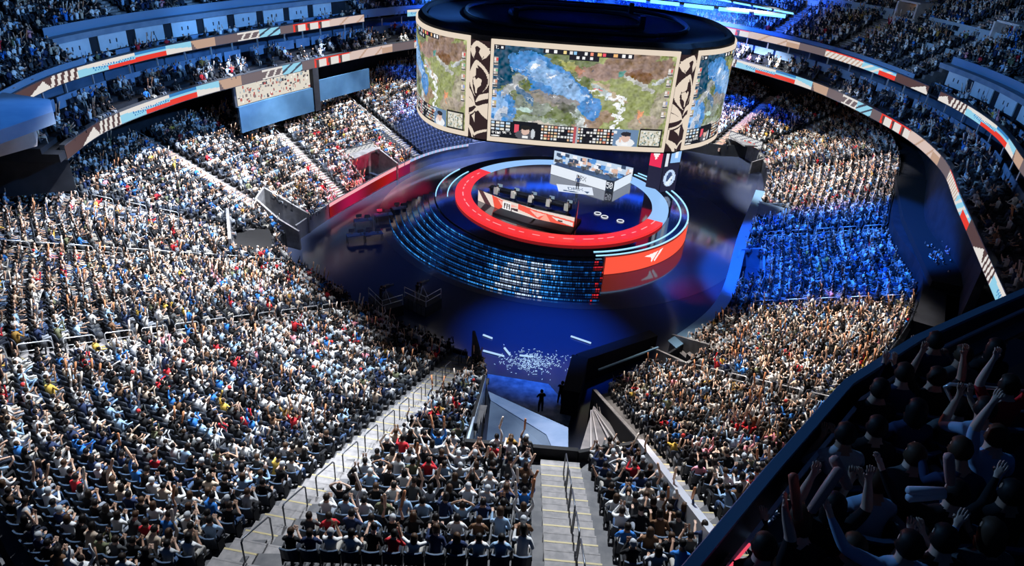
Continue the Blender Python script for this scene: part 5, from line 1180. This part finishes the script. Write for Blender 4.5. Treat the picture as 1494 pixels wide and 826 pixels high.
# ---------------------------------------------------------------- the near balcony: rail, deck and the people on it
zr = 27.2
RPX = [(940, 905), (1005, 830), (1070, 752), (1130, 680), (1190, 612), (1239, 556), (1290, 524), (1340, 492), (1430, 452), (1500, 422), (1620, 380)]
RW = [at(x, y, zr) for x, y in RPX]
rpth = []
for i, p in enumerate(RW):
    d = (RW[min(i + 1, len(RW) - 1)] - RW[max(i - 1, 0)]); d.z = 0; d.normalize(); rpth.append((p.x, p.y, d.y, -d.x))
rail = empty('balcony_rail', RW[3]); tag(rail, 'long dark blue metal balcony rail sweeping past the nearest dark spectators', 'railing')
def rb(nm, prof, mt):
    o = MB().band(rpth, prof).build(nm, mt, rail); o.location = -rail.location; return o
rb('cap', [(-.05, zr - .05), (-.05, zr), (.05, zr), (.05, zr - .05)], RAILB)
rb('fascia', [(0, zr - .9), (0, zr - .06), (.05, zr - .06), (.05, zr - .9)], mat('rail_fascia', (.015, .03, .06), .3))
rb('inner_rail', [(.17, zr - .16), (.17, zr - .12), (.21, zr - .12), (.21, zr - .16)], STEEL)
rb('inner_ledge', [(.22, zr - .35), (.22, zr - .30), (.38, zr - .30), (.38, zr - .35)], DSTEEL)
rb('outer_fascia', [(-.09, zr - .7), (-.09, zr - .12), (-.05, zr - .10), (-.05, zr - .9)], RAILB)
nOff = Vector((rpth[2][2] * .2, rpth[2][3] * .2, 0))
RS_ = [at(1018, 822, zr - .1), at(1062, 774, zr - .1)]
MB().tube([RS_[0] - rail.location + nOff, RS_[1] - rail.location + nOff], .012, 6).build('red_light_strip', mat('red_strip', (0, 0, 0), .5, emit=(.9, .08, .14), es=1.0), rail)
nR = Vector((rpth[3][2], rpth[3][3], 0))
def roff(p):   # how far a point stands behind the rail
    best = 1e9
    for a, b in zip(RW, RW[1:]):
        ab = Vector((b.x - a.x, b.y - a.y)); ap = Vector((p.x - a.x, p.y - a.y)); t = max(0, min(1, ap.dot(ab) / ab.dot(ab))); best = min(best, (ap - ab * t).length)
    return best
ZD = zr - 1.15
prof = [(.30, ZD - 1.2)]
for k in range(9): prof += [(.30 + .82 * k if k else .30, ZD + .28 * k), (.30 + .82 * (k + 1), ZD + .28 * k)]
prof += [(.3 + .82 * 9, ZD - 1.2)]
structure(MB().band(rpth, prof).build('floor_balcony', DARK))
FG = [ # head px, pose, colour, hair, sleeve, words
 (1246, 640, 'clapping', 'light grey', 0, 'short', 'in pale grey shirt beside the rail'), (1288, 622, 'hands in lap', 'black', 0, 'long', 'in black with broad dark hair, one seat in from the pale grey shirt'),
 (1226, 738, 'both arms raised', 'black', 1, 'short', 'in black holding two crossed clappers up'), (1294, 712, 'clapping', 'pale blue', 0, 'short', 'in blue grey shirt, round dark hair, clapping'),
 (1122, 800, 'one arm raised', 'black', 0, 'short', 'in black at the rail raising one reddish clapper'), (1192, 800, 'leaning forward', 'black', 1, 'long', 'in black bent low in front of the lens'),
 (1347, 596, 'hands in lap', 'navy', 1, 'long', 'in navy with long hair below the steel handrail end'), (1404, 715, 'arms stretched out', 'black', 0, 'long', 'in black with arms forward holding blue-white clappers'),
 (1452, 598, 'holding up a phone', 'pale blue', 0, 'short', 'in pale blue seen beneath the handrail'), (1410, 592, 'hands in lap', 'dark grey', 0, 'long', 'in dark grey under the handrail'),
 (1376, 548, 'both arms raised', 'black', 0, 'short', 'in black with lifted arms above the handrail'), (1470, 640, 'one hand up high', 'pale blue', 0, 'short', 'in pale blue shirt lifting a hand at the frame edge'),
 (1345, 664, 'hands in lap', 'dark grey', 0, 'long', 'in dark grey in the dark middle rows'), (1398, 800, 'clapping', 'black', 0, 'short', 'in black with red-lit cheek, lowest row of the frame'),
 (1470, 790, 'clapping', 'dark grey', 1, 'long', 'in dark grey with long hair in the bottom corner'), (1336, 792, 'arms stretched out', 'pale blue', 0, 'long', 'in denim blue sleeves reaching sideways'),
 (1256, 800, 'hands in lap', 'black', 0, 'long', 'in black beside the denim blue sleeves'), (1292, 566, 'hands in lap', 'black', 0, 'long', 'in black with tall dark hair by the rail corner'),
 (1440, 690, 'leaning forward', 'navy', 0, 'long', 'in navy hunched between two dark rows'), (1330, 545, 'holding up a phone', 'navy', 0, 'long', 'in navy holding up a phone at the rail corner'),
 (1420, 520, 'clapping', 'dark grey', 0, 'short', 'in dark grey clapping beyond the handrail'), (1462, 505, 'hands in lap', 'black', 1, 'long', 'in black with long hair beyond the handrail'), (1484, 560, 'both arms raised', 'red', 0, 'short', 'in red and white raising both arms at the edge'),
 (1378, 500, 'clapping', 'navy', 0, 'long', 'in navy clapping along the far rail'), (1490, 720, 'hands in lap', 'black', 0, 'long', 'in black cut by the frame edge, mid height')]
CD = {c[0]: c[1] for c in COLS}
face = Vector((4, 72, 0))
for i, (hx, hy, pose, cn, hr, sl, words_) in enumerate(FG):
    z = ZD
    for _ in range(6):
        p = at(hx, hy, z + 1.33); o_ = roff(p); z = ZD + .28 * max(0, min(8, int((o_ - .3) / .82)))
    p.z = z; d = face - p; rz = math.atan2(d.y, d.x) - PI / 2
    ob = person(p, rz, pose, cn, CD[cn], 'spectator ' + words_, 'nearest spectators behind the balcony rail', hr, sl, 'sit', 2 if hy > 590 else 1)
    seat_thing((p.x, p.y, z), rz, f"dark balcony seat under the spectator {words_}"[:120].rsplit(' ', 0)[0] if len(words_.split()) < 8 else 'dark balcony seat under the one ' + ' '.join(words_.split()[:9]), 'balcony seats')
def clap_px(a, b, za, zb, cn, c, label):
    A_, B_ = at(*a, za), at(*b, zb); o = clapper(A_, B_ - A_, cn, c, label, 'clapper sticks of the nearest spectators')
    L = (B_ - A_).length / .6; o.scale = (.9, .9, L)
clap_px((1165, 758), (1157, 692), 27.55, 28.05, 'orange', (.62, .16, .10), 'reddish clapper stick held upright near the balcony rail')
clap_px((1182, 748), (1226, 683), 27.9, 28.25, 'tan', (.62, .34, .28), 'pink-tan clapper stick slanting up over the blue rail')
clap_px((1238, 712), (1216, 668), 27.95, 28.25, 'tan', (.62, .34, .28), 'second pink-tan clapper crossing the slanted one')
clap_px((1322, 716), (1380, 718), 27.6, 27.62, 'pale', (.55, .62, .72), 'upper blue-white clapper stick lying level between two spectators')
clap_px((1322, 727), (1380, 721), 27.55, 27.6, 'pale', (.55, .62, .72), 'lower blue-white clapper stick lying level between two spectators')
clap_px((1387, 706), (1384, 664), 27.7, 28.1, 'tan', (.62, .34, .30), 'pinkish clapper stick upright in the dark middle rows')
# steel handrail on the balcony stairs
a, b, c, d = at(1378, 560, 27.5), at(1500, 571, 27.5), at(1392, 592, 27.15), at(1500, 601, 27.15)
hrl = MB().tube([c + Vector((-.02, 0, -.9)) - a, c - a, Vector((.02, 0, -.04)), Vector((.06, 0, 0)), b - a], .02, 8); hrl.tube([c - a, d - a], .018, 8)
tag(hrl.build('stair_handrail', STEEL, smooth=True, loc=a), 'bright steel double handrail between the nearest dark spectators', 'handrail')

# ---------------------------------------------------------------- stage haze at the far end of the hall
hz = bpy.data.materials.new('blue_haze'); hz.use_nodes = True; nt = hz.node_tree; nt.nodes.remove(nt.nodes['Principled BSDF'])
vs_ = nt.nodes.new('ShaderNodeVolumeScatter'); vs_.inputs['Density'].default_value = .016; vs_.inputs['Color'].default_value = (.06, .30, 1, 1); nt.links.new(vs_.outputs[0], nt.nodes['Material Output'].inputs['Volume'])  # blue of the lamps is put into the scatter colour
tag(MB().box((8, 100, 25), (44, 20, 15)).build('haze', hz), 'blue lit stage haze hanging behind the scoreboard', 'haze', kind='stuff')
